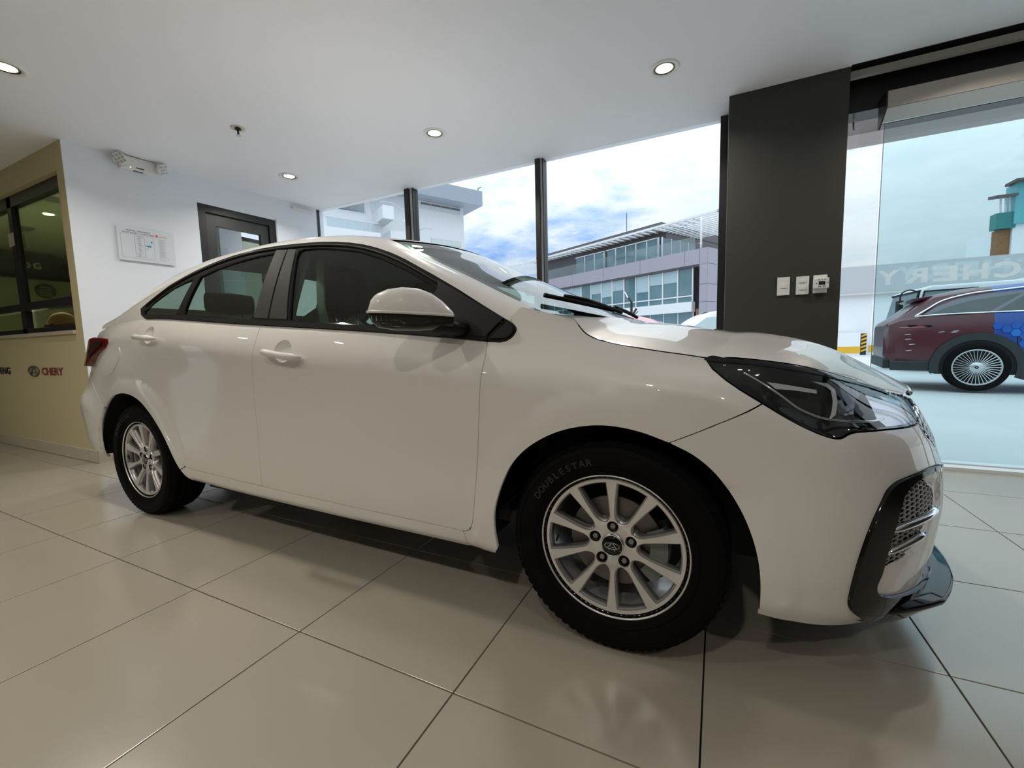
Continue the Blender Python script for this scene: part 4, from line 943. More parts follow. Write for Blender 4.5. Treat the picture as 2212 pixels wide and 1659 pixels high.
for sd_ in (1, -1):
    def deck(q, w_):
        E_ = bt(q, -np.ones_like(q)); s_ = np.interp(q, [0, 1, 2, 3], [-3.17, -3.33, -3.46, -3.62]); S_ = Sz(s_, np.interp(q, [0, 1, 2, 3], [1.082, 1.072, 1.066, 1.062])); w_ = w_[:, None]
        mid = np.array([0, 0, 1.0])*.012*4*w_*(1-w_); return S_*(1-w_)+E_*w_+mid
    loft('deck_side', deck, np.linspace(-.2, 3, 20), np.linspace(0, 1, 7), m_paint, side=sd_, flip=True)
# ---- bonnet
HE = np.array([tuple(Sz(a, b)[0]) for a, b in crv(HCUT, 3)+[(.293, .8715), (.372, .8655), (.451, .856), (.533, .842), (.633, .819), (.757, .789), (.83, .766), (.93, .745)]])
HE[:, 1] *= -1; HL_ = np.r_[0, np.cumsum(np.linalg.norm(np.diff(HE, axis=0), axis=1))]; HL_ /= HL_[-1]; BH = nat_basis(HL_)
hx = lambda q: BH(q)@HE
bxH = sm_ip([0, .1, .3, .6, .85, 1], [.10, .095, .09, .085, .085, .09])
czH = sm_ip([0, .06, .15, .3, .5, .7, .85, 1], [.012, .045, .072, .078, .072, .055, .036, .012])
hood = across(hx, bxH, czH, 3.2)
def hood_f(q, e_):
    P = hood(q, e_); q = np.broadcast_to(q, P[:, 0].shape); e_ = np.broadcast_to(e_, P[:, 0].shape)
    P[:, 2] += .007*np.exp(-((np.abs(e_)-.60)/.10)**2)*np.clip(q*4, 0, 1)*np.clip((1-q)*4, 0, 1)    # raised crease lines
    return P
pn = loft('bonnet', hood_f, np.r_[np.linspace(0, .2, 26)[:-1], np.linspace(.2, 1, 40)], np.linspace(-.996, .996, 81), m_paint, build=False)
fr_e = hood_f(np.ones(41), np.linspace(-.99, .99, 41)); pn.grid(np.stack([fr_e, fr_e+np.array([-.02, 0, -.03])]), np.tile(np.array([.5, 0, -.8]), (2, 41, 1)), flip=True)
pn.build('bonnet', m_paint, car)
nz = hood_f(np.ones(41), np.linspace(-.80, .80, 41))+np.array([.004, 0, -.010]); MB().tube(nz, .008, 8).build('bonnet_trim', m_chrome, car, smooth=True)
cw = MB(); a_ = top(np.full(41, -.55), np.linspace(-.98, .98, 41))+np.array([0, 0, -.005]); b_ = hood_f(np.zeros(41), np.linspace(-.98, .98, 41))+np.array([0, 0, -.022]); cw.grid(np.stack([b_, a_])); cw.build('cowl', m_mblk, car)
# wiper on the near side
wp = MB(); ws_ = [top(np.array([q]), np.array([e_]))[0]+np.array([0, 0, .02]) for q, e_ in ((1.05, -.80), (.72, -.70), (.35, -.58), (-.15, -.40))]
wp.tube(crv(ws_, 5), .011, 8, flat=(1.0, .8)); wp.tube([ws_[1]+np.array([0, 0, .012]), ws_[2]+np.array([0, 0, .016]), ws_[3]+np.array([.03, .02, -.01])], .008, 6); wp.build('wiper', m_mblk, car, smooth=True)
wp = MB(); ws_ = [top(np.array([q]), np.array([e_]))[0]+np.array([0, 0, .016]) for q, e_ in ((.85, .05), (.45, .2), (-.15, .45))]; wp.tube(crv(ws_, 5), .009, 8); wp.build('wiper', m_mblk, car, smooth=True)

# ---- side windows
dlo = belt(-2.40, -.36, 40)[::1]+TIP[::-1][1:]+RAIL+[(-2.60, 1.133), (-2.545, 1.111)]
gF = [(-1.343, 1.046), (-1.37, 1.15), (-1.425, 1.335), (-1.42, 1.358), (-1.40, 1.364), (-1.314, 1.359), (-1.205, 1.344), (-1.066, 1.316), (-.929, 1.270), (-.798, 1.212), (-.677, 1.150), (-.628, 1.124), (-.655, 1.085), (-.662, 1.0), (-.60, .982)]+[(x_, zb(x_)+.024) for x_ in np.linspace(-.66, -1.30, 8)]
gR = [(-1.577, 1.368), (-1.574, 1.072)]+[(x_, zb(x_)+.026) for x_ in np.linspace(-1.60, -2.12, 6)]+[(-2.140, 1.112), (-2.125, 1.20), (-2.10, 1.302), (-1.993, 1.330), (-1.90, 1.347), (-1.80, 1.358), (-1.694, 1.366)]
gQ = [(-2.150, 1.294), (-2.180, 1.20), (-2.205, 1.112), (-2.369, 1.113), (-2.517, 1.123), (-2.56, 1.134), (-2.575, 1.148), (-2.502, 1.192), (-2.34, 1.256), (-2.24, 1.281)]
side_panel('window_trim', dlo, m_gblk, G, res=.02, holes=[gF, gR, gQ], gap=0, off=.002)
for n_, g in (('front_window', gF), ('rear_side_window', gR), ('quarter_window', gQ)):
    side_panel(n_, g, m_cglass, G, res=.03, gap=-.006, off=-.006, thick=0)
side_panel('belt_moulding', belt(-2.52, -.40, 40)+[(x_, zb(x_)+.020) for x_ in np.linspace(-.40, -2.52, 40)], m_mblk, G, res=.012, gap=0, off=.008)
# upper door-frame edge line and pillar seam
for sd_ in (1, -1):
    pts = G([q[0] for q in crv(RAIL[:25], 3)], [q[1]-.016 for q in crv(RAIL[:25], 3)]); pts[:, 1] -= .004; pts[:, 1] *= sd_
    MB().tube(pts, .0055, 6).build('frame_seal', m_mblk, car, smooth=True)
side_panel('pillar_cover', [(-1.578, 1.380), (-1.572, 1.06), (-1.475, 1.052), (-1.50, 1.374)], mat('pillar_plastic', (.022, .022, .022), .5), G, gap=.003, off=.006)
side_panel('pillar_cover', [(-1.497, 1.376), (-1.470, 1.052), (-1.352, 1.044), (-1.37, 1.10), (-1.44, 1.368)], mat('pillar_plastic', (.022, .022, .022), .5), G, gap=.003, off=.006)
side_panel('mirror_sail', [(-.405, .942), (-.345, 1.004), (-.428, 1.046), (-.533, 1.105), (-.63, 1.155), (-.62, 1.12), (-.648, 1.085), (-.655, 1.0), (-.60, .970)], m_mblk, G, gap=.003, off=.010)
side_panel('corner_trim', [(-.392, .938), (-.335, .994), (-.318, .980), (-.308, .966), (-.312, .954), (-.331, .938)], m_mblk, G, gap=.002, off=.009, res=.012)

# ---- headlight
hl_poly = crv(HLT)+[(.94, .712), (.905, .692)]+crv(HLB)
def rec(dep, poly):
    pp = np.array(dens(poly, .02))
    def f(a, b):
        a, b = np.broadcast_arrays(a, b); P = Sz(a, b); q = np.stack([a, b], 1)
        d = np.sqrt(((q[:, None, :]-pp[None])**2).sum(2)).min(1); k = dep*np.clip(d/.05, 0, 1)**.6
        n_ = np.cross(Sz(a+.004, b)-Sz(a-.004, b), Sz(a, b+.004)-Sz(a, b-.004)); n_ /= np.linalg.norm(n_, axis=1)[:, None]
        return P-n_*k[:, None]
    return f
lens_low = [(.25, .853), (.30, .826), (.344, .806), (.40, .772), (.46, .738), (.52, .714), (.60, .706), (.712, .702), (.80, .699)]
for sd_ in (1, -1):
    hl = Panel().add(rec(.035, hl_poly), inset(hl_poly, .004), .016, side=sd_, thick=.0).build('headlight', m_gblk, car)
    Panel().add(Sz, inset(hl_poly, .003), .016, side=sd_, thick=.0, off=-.001).build('lens', m_lens, hl)
    def on(pts, off): 
        P = Sz([q[0] for q in pts], [q[1] for q in pts]); P[:, 1] += off; P[:, 0] -= off*.5; P[:, 1] *= sd_; return P
    MB().tube(on(crv([(.344, .832), (.39, .805), (.435, .775), (.48, .742), (.53, .721), (.60, .710), (.712, .704), (.735, .705)], 5), .014), .0035, 6).build('bezel_line', m_chrome, hl, smooth=True)
    Panel().add(Sz, [(.402, .817), (.47, .806), (.541, .794), (.538, .785), (.47, .795), (.425, .799)], .01, side=sd_, thick=0, off=-.016).build('light_bar', mat('drl_white', (.55, .56, .60), .3), hl)
    Panel().add(Sz, [(.533, .8145), (.586, .808), (.604, .792), (.594, .763), (.574, .733), (.55, .721), (.556, .729), (.563, .738), (.578, .764), (.586, .790), (.574, .800)], .01, side=sd_, thick=0, off=-.014).build('light_bar', mat('drl_white', (.55, .56, .60), .3), hl)
    Panel().add(Sz, [(.72, .765), (.735, .775), (.83, .757), (.925, .738), (.905, .70), (.86, .690), (.735, .694), (.712, .715)], .012, side=sd_, thick=0, off=-.012).build('reflector_bowl', mat('reflector', (.62, .62, .68), .12, metal=.9), hl)
    Panel().add(Sz, [(.898, .733), (.925, .736), (.915, .71), (.888, .692), (.872, .692)], .01, side=sd_, thick=0, off=-.010).build('indicator_lens', mat('amber', (.55, .26, .02), .15, coat=1), hl)
    Panel().add(Sz, crv(HLT[:9])+[(.83, .755), (.757, .776), (.633, .804), (.533, .826), (.451, .840), (.372, .851), (.293, .859), (.25, .862)], .012, side=sd_, thick=.004, off=.001).build('upper_trim', m_gblk, hl)
# ---- tail light
tl = [(-2.93, 1.008), (-2.915, .985), (-2.956, .957), (-3.08, .928), (-3.18, .895), (-3.25, .862), (-3.36, .842), (-3.62, .842), (-3.85, .86), (-3.85, .965), (-3.62, .99), (-3.42, 1.005), (-3.2, 1.016)]
def tl_map(a, b):
    P = Sz(a, b); k = .006+.030*np.clip((-2.95-a)/.35, 0, 1); n_ = np.cross(Sz(a+.004, b)-Sz(a-.004, b), Sz(a, b+.004)-Sz(a, b-.004)); n_ /= np.linalg.norm(n_, axis=1)[:, None]; return P+n_*k[:, None]
for sd_ in (1, -1):
    t_o = Panel().add(tl_map, tl, .018, side=sd_, thick=.05).build('tail_light', mat('tail_red', (.10, .003, .005), .12, spec=.4), car)
    Panel().add(tl_map, [(-2.99, .995), (-3.02, .965), (-3.15, .925), (-3.25, .89), (-3.30, .93), (-3.2, .995)], .018, side=sd_, thick=0, off=.003).build('dark_lens', mat('tail_dark', (.02, .002, .003), .08, coat=1), t_o)
# fuel flap
fl = [(-2.848, .931), (-2.823, .949), (-2.775, .957), (-2.738, .952), (-2.728, .929), (-2.740, .893), (-2.79, .844), (-2.85, .806), (-2.905, .802), (-2.935, .815), (-2.93, .85), (-2.89, .90)]
Panel().add(Sz, crv(fl, 4, closed=True), .012, off=.0025, thick=.003).build('fuel_flap', m_paint, car)

# ---- front corner vents, lip, grille
mesh_poly = [(.833, .551), (.781, .544), (.742, .531), (.719, .515), (.708, .493), (.692, .442), (.68, .376), (.678, .335), (.718, .347), (.762, .353), (.8, .391), (.836, .426), (.894, .472), (.905, .50), (.87, .53)]
fri = np.array(dens(FRI+[(.975, .3), (.97, .5)], .01)); msh = np.array(dens(mesh_poly, .01))
def nrmS(a, b): n_ = np.cross(Sz(a+.004, b)-Sz(a-.004, b), Sz(a, b+.004)-Sz(a, b-.004)); return n_/np.linalg.norm(n_, axis=1)[:, None]
def bowl(a, b):
    a, b = np.broadcast_arrays(a, b); q = np.stack([a, b], 1)
    d1 = np.sqrt(((q[:, None]-fri[None])**2).sum(2)).min(1); d2 = np.sqrt(((q[:, None]-msh[None])**2).sum(2)).min(1); t_ = d1/(d1+d2+1e-6)
    return Sz(a, b)-nrmS(a, b)*(.009*(3*t_**2-2*t_**3))[:, None]
frame_poly = FRO+[(.80, .150), (.90, .150), (1.05, .150)]+[(1.05, .236), (.97, .2395)]+FRI[::-1][1:]
frame_poly = crv(FRO, 3)+[(.80, .152), (.90, .150), (1.05, .150), (1.05, .2385)]+crv(FRI, 3)[::-1]
inner_poly = crv(FRI, 3)+[(.988, .30), (.983, .45), (.972, .555)]
for sd_ in (1, -1):
    vf = Panel().add(Sz, frame_poly, .014, side=sd_, off=.010, thick=.025).build('vent_frame', m_gblk, car)
    Panel().add(bowl, inset(inner_poly, .001), .012, holes=[mesh_poly], side=sd_, thick=0).build('vent_surround', m_paint, car)
    Panel().add(lambda a, b: Sz(a, b)-nrmS(a, b)*.028, inset(mesh_poly, -.012), .03, side=sd_, thick=0).build('vent_back', m_mblk, car)
    hx_ = MB(); hs = .0135; ms = inset(mesh_poly, .004)
    for j in range(22):
        for i in range(20):
            c = (.66+i*hs*1.5, .32+j*hs*.866*1.0+(hs*.433 if i % 2 else 0))
            if not inside(np.array([c]), ms)[0]: continue
            ring = [(c[0]+hs*.98*math.cos(k*PI/3), c[1]+hs*.5*math.sin(k*PI/3)) for k in range(6)]
            A_ = np.array(ring); Pq = Sz(A_[:, 0], A_[:, 1]); nq = nrmS(A_[:, 0], A_[:, 1]); a0 = Pq-nq*.008; a1 = Pq-nq*.024
            cen = a0.mean(0); i0 = a0+(cen-a0)*.16; v_ = np.concatenate([a0, i0, i0-nq*.004])*np.array([1, sd_, 1])
            fs_ = [(k, (k+1) % 6, 6+(k+1) % 6, 6+k) for k in range(6)]+[(6+k, 6+(k+1) % 6, 12+(k+1) % 6, 12+k) for k in range(6)]
            hx_.add(v_, fs_)
    o = hx_.build('honeycomb_mesh', mat('mesh_grey', (.46, .45, .45), .35, metal=.3), car); o['kind'] = 'stuff'
    for (a, b, r_) in (((.690, .443), (.897, .466), .0125), ((.683, .386), (.826, .413), .0115)):
        t_ = np.linspace(0, 1, 9); A_ = np.array(a)[None]*(1-t_[:, None])+np.array(b)[None]*t_[:, None]; P = Sz(A_[:, 0], A_[:, 1])-nrmS(A_[:, 0], A_[:, 1])*.002; P[:, 1] *= sd_
        MB().tube(P, r_*np.clip(1.15-(2*np.abs(t_-.5))**6*.5, .4, 1), 12, flat=(1, .75)).build('chrome_bar', m_chrome, car, smooth=True)
# splitter lip
def lipf(a, b):   # a along the front, b round the section 0..1
    s0 = a; dep = .068*np.clip((a-.66)/.24, 0, 1)*(1-.25*np.clip((a-1.05)/.45, 0, 1)); P = Sz(np.minimum(s0, 1.53), np.full_like(s0, .19)); n_ = nrmS(np.minimum(s0, 1.52), np.full_like(s0, .21)); n_[:, 2] = 0
    prof = np.interp(b, [0, .3, .5, .62, .8, 1], [0, .5, 1, .98, .45, 0]); zz = np.interp(b, [0, .3, .5, .62, .8, 1], [.228, .222, .212, .201, .170, .150])
    zz = .205+(zz-.205)*np.clip((a-.60)/.20, .12, 1); zup = np.where(b < .55, .028*np.clip((.95-a)/.3, 0, 1)*0, 0)
    P = P+n_*(.002+dep*prof)[:, None]; P[:, 2] = zz+zup; return P
for sd_ in (1, -1): loft('front_lip', lipf, np.linspace(.615, 1.53, 60), np.linspace(0, 1, 25), m_gblk, side=sd_, flip=False)
# grille
gr_poly = crv(GRL)+[(1.53, .722), (1.25, .722), (1.05, .724), (.962, .724), (.93, .715)]
g_o = Panel()
for sd_ in (1, -1): g_o.add(lambda a, b: Sz(a, b)-nrmS(a, b)*.03, inset(gr_poly, -.004), .03, side=sd_, thick=0)
grille = g_o.build('grille', m_mblk, car)
net = MB(); gp_in = inset(gr_poly, .002)
for sd_ in (1, -1):
    for fam in (1, -1):
        for k in range(-14, 34):
            run = []
            for t_ in np.linspace(0, 1, 40):
                a = .86+t_*.67; b = .40+(k*.034)+fam*(a-.86)*.62
                ok = inside(np.array([(a, b)]), gp_in)[0] and b < .72
                if ok: run.append((a, b))
                else:
                    if len(run) > 2:
                        A_ = np.array(run); P = Sz(A_[:, 0], A_[:, 1])-nrmS(A_[:, 0], A_[:, 1])*.006; P[:, 1] *= sd_; net.tube(P, .0038, 5)
                    run = []
            if len(run) > 2:
                A_ = np.array(run); P = Sz(A_[:, 0], A_[:, 1])-nrmS(A_[:, 0], A_[:, 1])*.006; P[:, 1] *= sd_; net.tube(P, .0038, 5)
o = net.build('grille_net', m_chrome, car, smooth=True)
for sd_ in (1, -1):
    A_ = np.array(crv(GRL, 4)); P = Sz(A_[:, 0], A_[:, 1])-nrmS(A_[:, 0], A_[:, 1])*.004; P[:, 1] *= sd_; MB().tube(P, .005, 6).build('grille_surround', m_chrome, car, smooth=True)

# ---- door mirrors
def mirror(sd_):
    ax0 = np.array([-.688, -1.085, 1.030]); ax1 = np.array([-.488, -.925, 1.014]); d_ = ax1-ax0; L = np.linalg.norm(d_); e_ = d_/L; dep = np.array([e_[1], -e_[0], 0]); dep = dep/np.linalg.norm(dep)
    if dep[1] > 0: dep = -dep
    ls = np.linspace(0, 1, 25)
    topz = np.interp(ls, [0, .03, .10, .25, .42, .6, .75, .88, .96, 1], [.004, .032, .055, .073, .081, .080, .068, .046, .026, .014])
    botz = np.interp(ls, [0, .03, .12, .3, .6, .85, 1], [-.006, -.030, -.046, -.052, -.050, -.042, -.036])
    hw = np.interp(ls, [0, .04, .15, .4, .7, .9, 1], [.006, .022, .040, .055, .055, .046, .036])
    up = []; lo = []
    for l_, tz, bz, h_ in zip(ls, topz, botz, hw):
        c = ax0+d_*l_
        up.append([c+dep*h_*math.cos(a)+np.array([0, 0, tz*math.sin(a)**.85]) for a in np.linspace(0, PI, 17)])
        lo.append([c+dep*h_*.97*math.cos(a)+np.array([0, 0, bz*abs(math.sin(a))**.8]) for a in np.linspace(0, PI, 13)])
    fl_ = np.array([1, sd_, 1])
    root = MB().grid(np.array(up)*fl_, flip=sd_ > 0); root.grid(np.array([[ax0+d_*l_+dep*h_*.99*math.cos(a)+np.array([0, 0, -.001]) for a in (0, PI)] for l_, h_ in zip(ls, hw)])*fl_, flip=sd_ < 0)
    o = root.build('door_mirror', m_paint, car, smooth=True); o['label'] = 'white capped door mirror'
    MB().grid(np.array(lo)*fl_, flip=sd_ < 0).build('mirror_base', m_gblk, o, smooth=True)
    # rim under the cap and bracket to the sail
    rim = [ax0+d_*l_+dep*(h_*1.03+.001) for l_, h_ in zip(ls, hw)]; MB().tube(np.array(rim)*fl_, .0045, 8).build('cap_rim', m_paint, o, smooth=True)
    for k in range(7):
        l_ = .05+k*.055; c = ax0+d_*l_+dep*np.interp(l_, ls, hw)*.93; MB().tube(np.array([c+np.array([0, 0, -.012]), c+np.array([0, 0, -.026])+dep*-.004])*fl_, .0012, 4).build('indicator_rib', m_chrome, o)
    br = MB().tube(np.array(crv([ax0+d_*.80+np.array([0, 0, -.03]), np.array([-.50, -.885, .978]), np.array([-.50, -.84, .975])], 4))*fl_, .024, 10, flat=(1.6, 1.0)); br.build('mirror_arm', m_mblk, o, smooth=True)
for sd_ in (1, -1): mirror(sd_)
# ---- wheels
def hole(k, grow=0.0, r0=.072, r1=.192):
    """window between two spokes: rounded towards the hub, wide at the rim"""
    half = lambda r: PI/10-(.0098+.0085*max(0, (r-.095)/.095)**1.5+grow)/r
    a = []
    rs = np.linspace(r0+.026, r1-grow, 7)
    L_ = [(r, -half(r)) for r in rs]; Rr = [(r, half(r)) for r in rs[::-1]]
    outer = [(r1-grow, t*half(r1-grow)) for t in np.linspace(-.9, .9, 7)]
    h0 = half(r0+.026); inner = [(r0+grow+.026*(1-math.sin(t))+grow*0, h0*math.cos(t)) for t in np.linspace(0.15, PI-.15, 9)]
    pl_ = L_+outer+Rr+inner
    c = PI/2+PI/10+k*PI/5
    return [(r*math.cos(c+g), r*math.sin(c+g)) for r, g in pl_]
circ = lambda r, n: [(r*math.cos(2*PI*i/n), r*math.sin(2*PI*i/n)) for i in range(n)]
def rim_map(face):
    def f(a, b):
        r = np.hypot(a, b); d = np.interp(r, [0, .03, .06, .075, .12, .17, .20, .215], [.020, .020, .018, .014, .008, .0035, .002, .004])
        return np.stack([a, d+face, b], 1)
    return f
def wheel_meshes():
    holes = [hole(k) for k in range(10)]; lugs = [[(.056*math.cos(PI/2+k*2*PI/5)+.0155*math.cos(a), .056*math.sin(PI/2+k*2*PI/5)+.0155*math.sin(a)) for a in np.linspace(0, 2*PI, 15)[:-1]] for k in range(5)]
    low = Panel().add(rim_map(.006), circ(.2135, 96), .008, holes=holes+lugs, thick=.030)
    holes2 = [hole(k, -.0040) for k in range(10)]
    lugs2 = [[(.056*math.cos(PI/2+k*2*PI/5)+.0175*math.cos(a), .056*math.sin(PI/2+k*2*PI/5)+.0175*math.sin(a)) for a in np.linspace(0, 2*PI, 15)[:-1]] for k in range(5)]
    hi = Panel().add(rim_map(.0), circ(.2045, 96), .008, holes=holes2+lugs2, thick=.0065)
    return low, hi
WHEEL = wheel_meshes()
def build_wheel(loc_, sd_, steer=0.0):
    w = empty('wheel', loc_, car); w.rotation_euler = (0, 0, steer)
    fl_ = lambda vs: [(q[0], q[1]*sd_, q[2]) for q in vs]
    def fin(mb_, name, m_, sm=True, par=w, auto=None):
        if sd_ < 0: mb_.v = fl_(mb_.v); mb_.f = [f[::-1] for f in mb_.f]
        return mb_.build(name, m_, par, smooth=sm and auto is None, auto=auto)
    R_ = .318; wd = .205; y0 = -.105     # outer face towards -y
    prof = [(.205, -.073), (.214, -.084), (.230, -.094), (.255, -.101), (.280, -.1025), (.297, -.099), (.3045, -.094), (.306, -.089), (.311, -.083), (.3155, -.072)]
    gro = []
    for c in (-.052, -.018, .018, .052):
        gro += [(.3175, c-.0045), (.309, c-.0035), (.309, c+.0035), (.3175, c+.0045)]
    prof = prof+gro+[(.3155, .072), (.306, .09), (.297, .099), (.255, .101), (.230, .094), (.205, .08)]
    ty = MB().lathe(prof, 96, 'y'); o = fin(ty, 'tyre', m_rub, auto=.9)
    tr_ = MB()
    for k in range(72):
        g = 2*PI*k/72; c_, s_ = math.cos(g), math.sin(g); c2, s2 = math.cos(g+.05), math.sin(g+.05)
        for (ra, ya), (rb, yb) in (((.3165, -.070), (.3020, -.0965)),):
            q = [(ra*c_, ya, ra*s_), (ra*c2, ya, ra*s2), ((rb+.002)*c2, yb, (rb+.002)*s2), ((rb+.002)*c_, yb, (rb+.002)*s_)]
            n_ = np.array([c_*.75, -.65, s_*.75])*.0016; tr_.add([tuple(np.array(p_)+n_) for p_ in q]+q, [(0, 1, 2, 3), (0, 4, 5, 1), (1, 5, 6, 2), (2, 6, 7, 3), (3, 7, 4, 0)])
    t2 = fin(tr_, 'tread_blocks', m_rub, sm=False, par=o); t2['kind'] = 'stuff'
    rings = MB(); 
    for r_ in (.2385, .289): rings.lathe([(r_-.002, -.0985 if r_ < .26 else -.1015), (r_, -.1012 if r_ < .26 else -.1035), (r_+.002, -.0990 if r_ < .26 else -.1012)], 72, 'y')
    fin(rings, 'sidewall_ring', m_rub, par=o)
    # raised sidewall lettering
    let = MB()
    def arc_text(txt, rad, mid, h, step):
        n_ = len(txt)
        for i, ch in enumerate(txt):
            if ch == ' ': continue
            v, f = text_mb(ch, h/.7, .0012, .0004); xs = [q[0] for q in v]; cx_ = (max(xs)+min(xs))/2; g = mid-(i-(n_-1)/2)*step
            for_v = []
            for q in v:
                u_, vv = q[0]-cx_, q[1]; r_ = rad+vv; a_ = g-u_/rad
                for_v.append((r_*math.cos(a_), -.1018-.0015*(q[2] > 0), r_*math.sin(a_)))
            let.add(for_v, f)
    arc_text('DOUBLESTAR', .252, PI*.70, .020, .088)
    if sd_ > 0: fin(let, 'sidewall_lettering', mat('rubber_letter', (.022, .022, .024), .5), sm=False, par=o)
    # barrel behind the face
    fin(MB().lathe([(.216, -.088), (.2165, -.083), (.210, -.079), (.204, -.070), (.196, -.052), (.192, .0), (.195, .08)], 72, 'y'), 'rim_barrel', m_rim)
    fin(MB().lathe([(.2135, -.079), (.2145, -.0865), (.2175, -.0885), (.2195, -.086), (.219, -.080)], 72, 'y'), 'rim_lip', m_rim)
    for p, nm, m_ in zip(WHEEL, ('rim_edge', 'rim_spokes'), (mat('rim_edge', (.33, .33, .33), .3, metal=.8), m_rim)):  # lower layer is a darker rim copy, groove shade put into its colour
        q_ = Panel(); vs = np.array(p.v)+np.array([0, -.083, 0]); ns = np.array(p.n); q_.f = list(p.f)
        if sd_ < 0: vs = vs*np.array([1, -1, 1]); ns = ns*np.array([1, -1, 1]); q_.f = [f[::-1] for f in p.f]
        q_.v = [tuple(q) for q in vs]; q_.n = [tuple(q) for q in ns]; q_.build(nm, m_, w)
    fin(MB().lathe([(.0, -.074), (.029, -.0735), (.0315, -.070), (.0315, -.05)], 36, 'y'), 'centre_cap', m_gblk)
    fin(MB().lathe([(.0300, -.0735), (.0315, -.0755), (.0340, -.0745), (.0345, -.064)], 36, 'y'), 'cap_ring', m_chrome)
    lg = oval_logo('cap_emblem', (0, -.0752 if sd_ > 0 else .0752, 0), 0.0215, .0092, m_chrome, w)
    for k in range(5):
        g = PI/2+k*2*PI/5; c = (.056*math.cos(g), 0, .056*math.sin(g))
        fin(MB().lathe([(.0155, -.066), (.0155, -.045), (0, -.045)], 18, 'y', c=c), 'lug_recess', m_mblk)
        fin(MB().lathe([(0, -.064), (.0075, -.064), (.0095, -.062), (.0095, -.046)], 6, 'y', c=c), 'lug_nut', mat('nut_steel', (.30, .30, .29), .35, metal=.8), sm=False)
    fin(MB().lathe([(.07, -.03), (.138, -.03), (.138, -.012), (.07, -.012)], 48, 'y'), 'brake_disc', mat('disc_steel', (.17, .16, .15), .35, metal=.8), auto=.6)
    fin(MB().lathe([(0, -.042), (.060, -.04), (.068, -.03), (.07, .03)], 30, 'y'), 'wheel_hub', m_mblk, auto=.6)
    cal = MB(); cal.lathe([(.105, -.045), (.155, -.048), (.160, -.03), (.160, .02), (.105, .02), (.105, -.045)], 12, 'y', a0=-.75, a1=.45); fin(cal, 'brake_caliper', mat('caliper', (.20, .22, .21), .5, metal=.5), auto=.5)
    vl = MB().tube([(-.178*math.cos(.2), -.075, -.178*math.sin(.2)+.02), (-.165, -.083, .01)], .0035, 6); fin(vl, 'valve_stem', m_mblk)
    return w
WX = -2.655
build_wheel((0, -.785, .318), 1); build_wheel((WX, -.785, .318), 1); build_wheel((0, .785, .318), -1); build_wheel((WX, .785, .318), -1)
# ---- wheel housings, underbody, inner shell
for cx_, xa, xb in ((0.0, -.40, .40), (WX, -.44, .42)):
    for sd_ in (1, -1):
        prof_ = [(cx_+math.copysign(1, math.cos(a))*abs(math.cos(a))**.9*(.42 if cx_ == 0 else .45), .315+.41*math.sin(a)) for a in np.linspace(-.02, PI+.02, 33)]
        lin_ = MB(); lin_.grid(np.array([[(x_, -.872*sd_, z_), (x_, -.52*sd_, z_)] for x_, z_ in prof_])); c0 = np.array([[(x_, -.52*sd_, z_) for x_, z_ in prof_], [(x_, -.52*sd_, .2) for x_, z_ in prof_]]); lin_.grid(c0)
        lin_.build('wheel_arch_liner', m_mblk, car, smooth=True)
ub = MB(); ub.box(-2.15, -.47, -.80, .80, .205, .30); ub.box(.40, .76, -.60, .60, .19, .30); ub.box(-3.5, -3.13, -.62, .62, .30, .40); ub.box(-2.2, .45, -.50, .50, .22, .36); ub.box(-3.2, -2.1, -.50, .50, .24, .40)
ub.build('underbody', m_mblk, car)
# dark inner skin just behind the outer panels so the shut lines read dark
insk = Panel()
for sd_ in (1, -1):
    insk.add(lambda a, b: Sz(a, b)-nrmS(a, b)*.016, [(-2.16, .29), (-.50, .26), (-.43, .40), (-.40, .70), (-.36, .90)]+belt(-.45, -2.45, 12, -.02)+[(-2.53, .93), (-2.50, .76), (-2.36, .60), (-2.22, .40)], .07, side=sd_, thick=0)
    insk.add(lambda a, b: Sz(a, b)-nrmS(a, b)*.018, [(-.38, .93), (-.36, .72), (-.25, .70), (0, .74), (.20, .70), (.3, .73), (.24, .84), (.1, .87), (-.05, .90), (-.14, .955), (-.3, 1.0)], .07, side=sd_, thick=0)
    insk.add(lambda a, b: Sz(a, b)-nrmS(a, b)*.018, [(.21, .655), (.30, .63), (.42, .50), (.5, .68), (.40, .73), (.33, .70)], .07, side=sd_, thick=0)
insk.build('inner_shell', m_mblk, car)['kind'] = 'stuff'
bay = MB(); bay.box(-.02, .66, -.5, .5, .42, .72); bay.build('engine_bay', m_mblk, car)
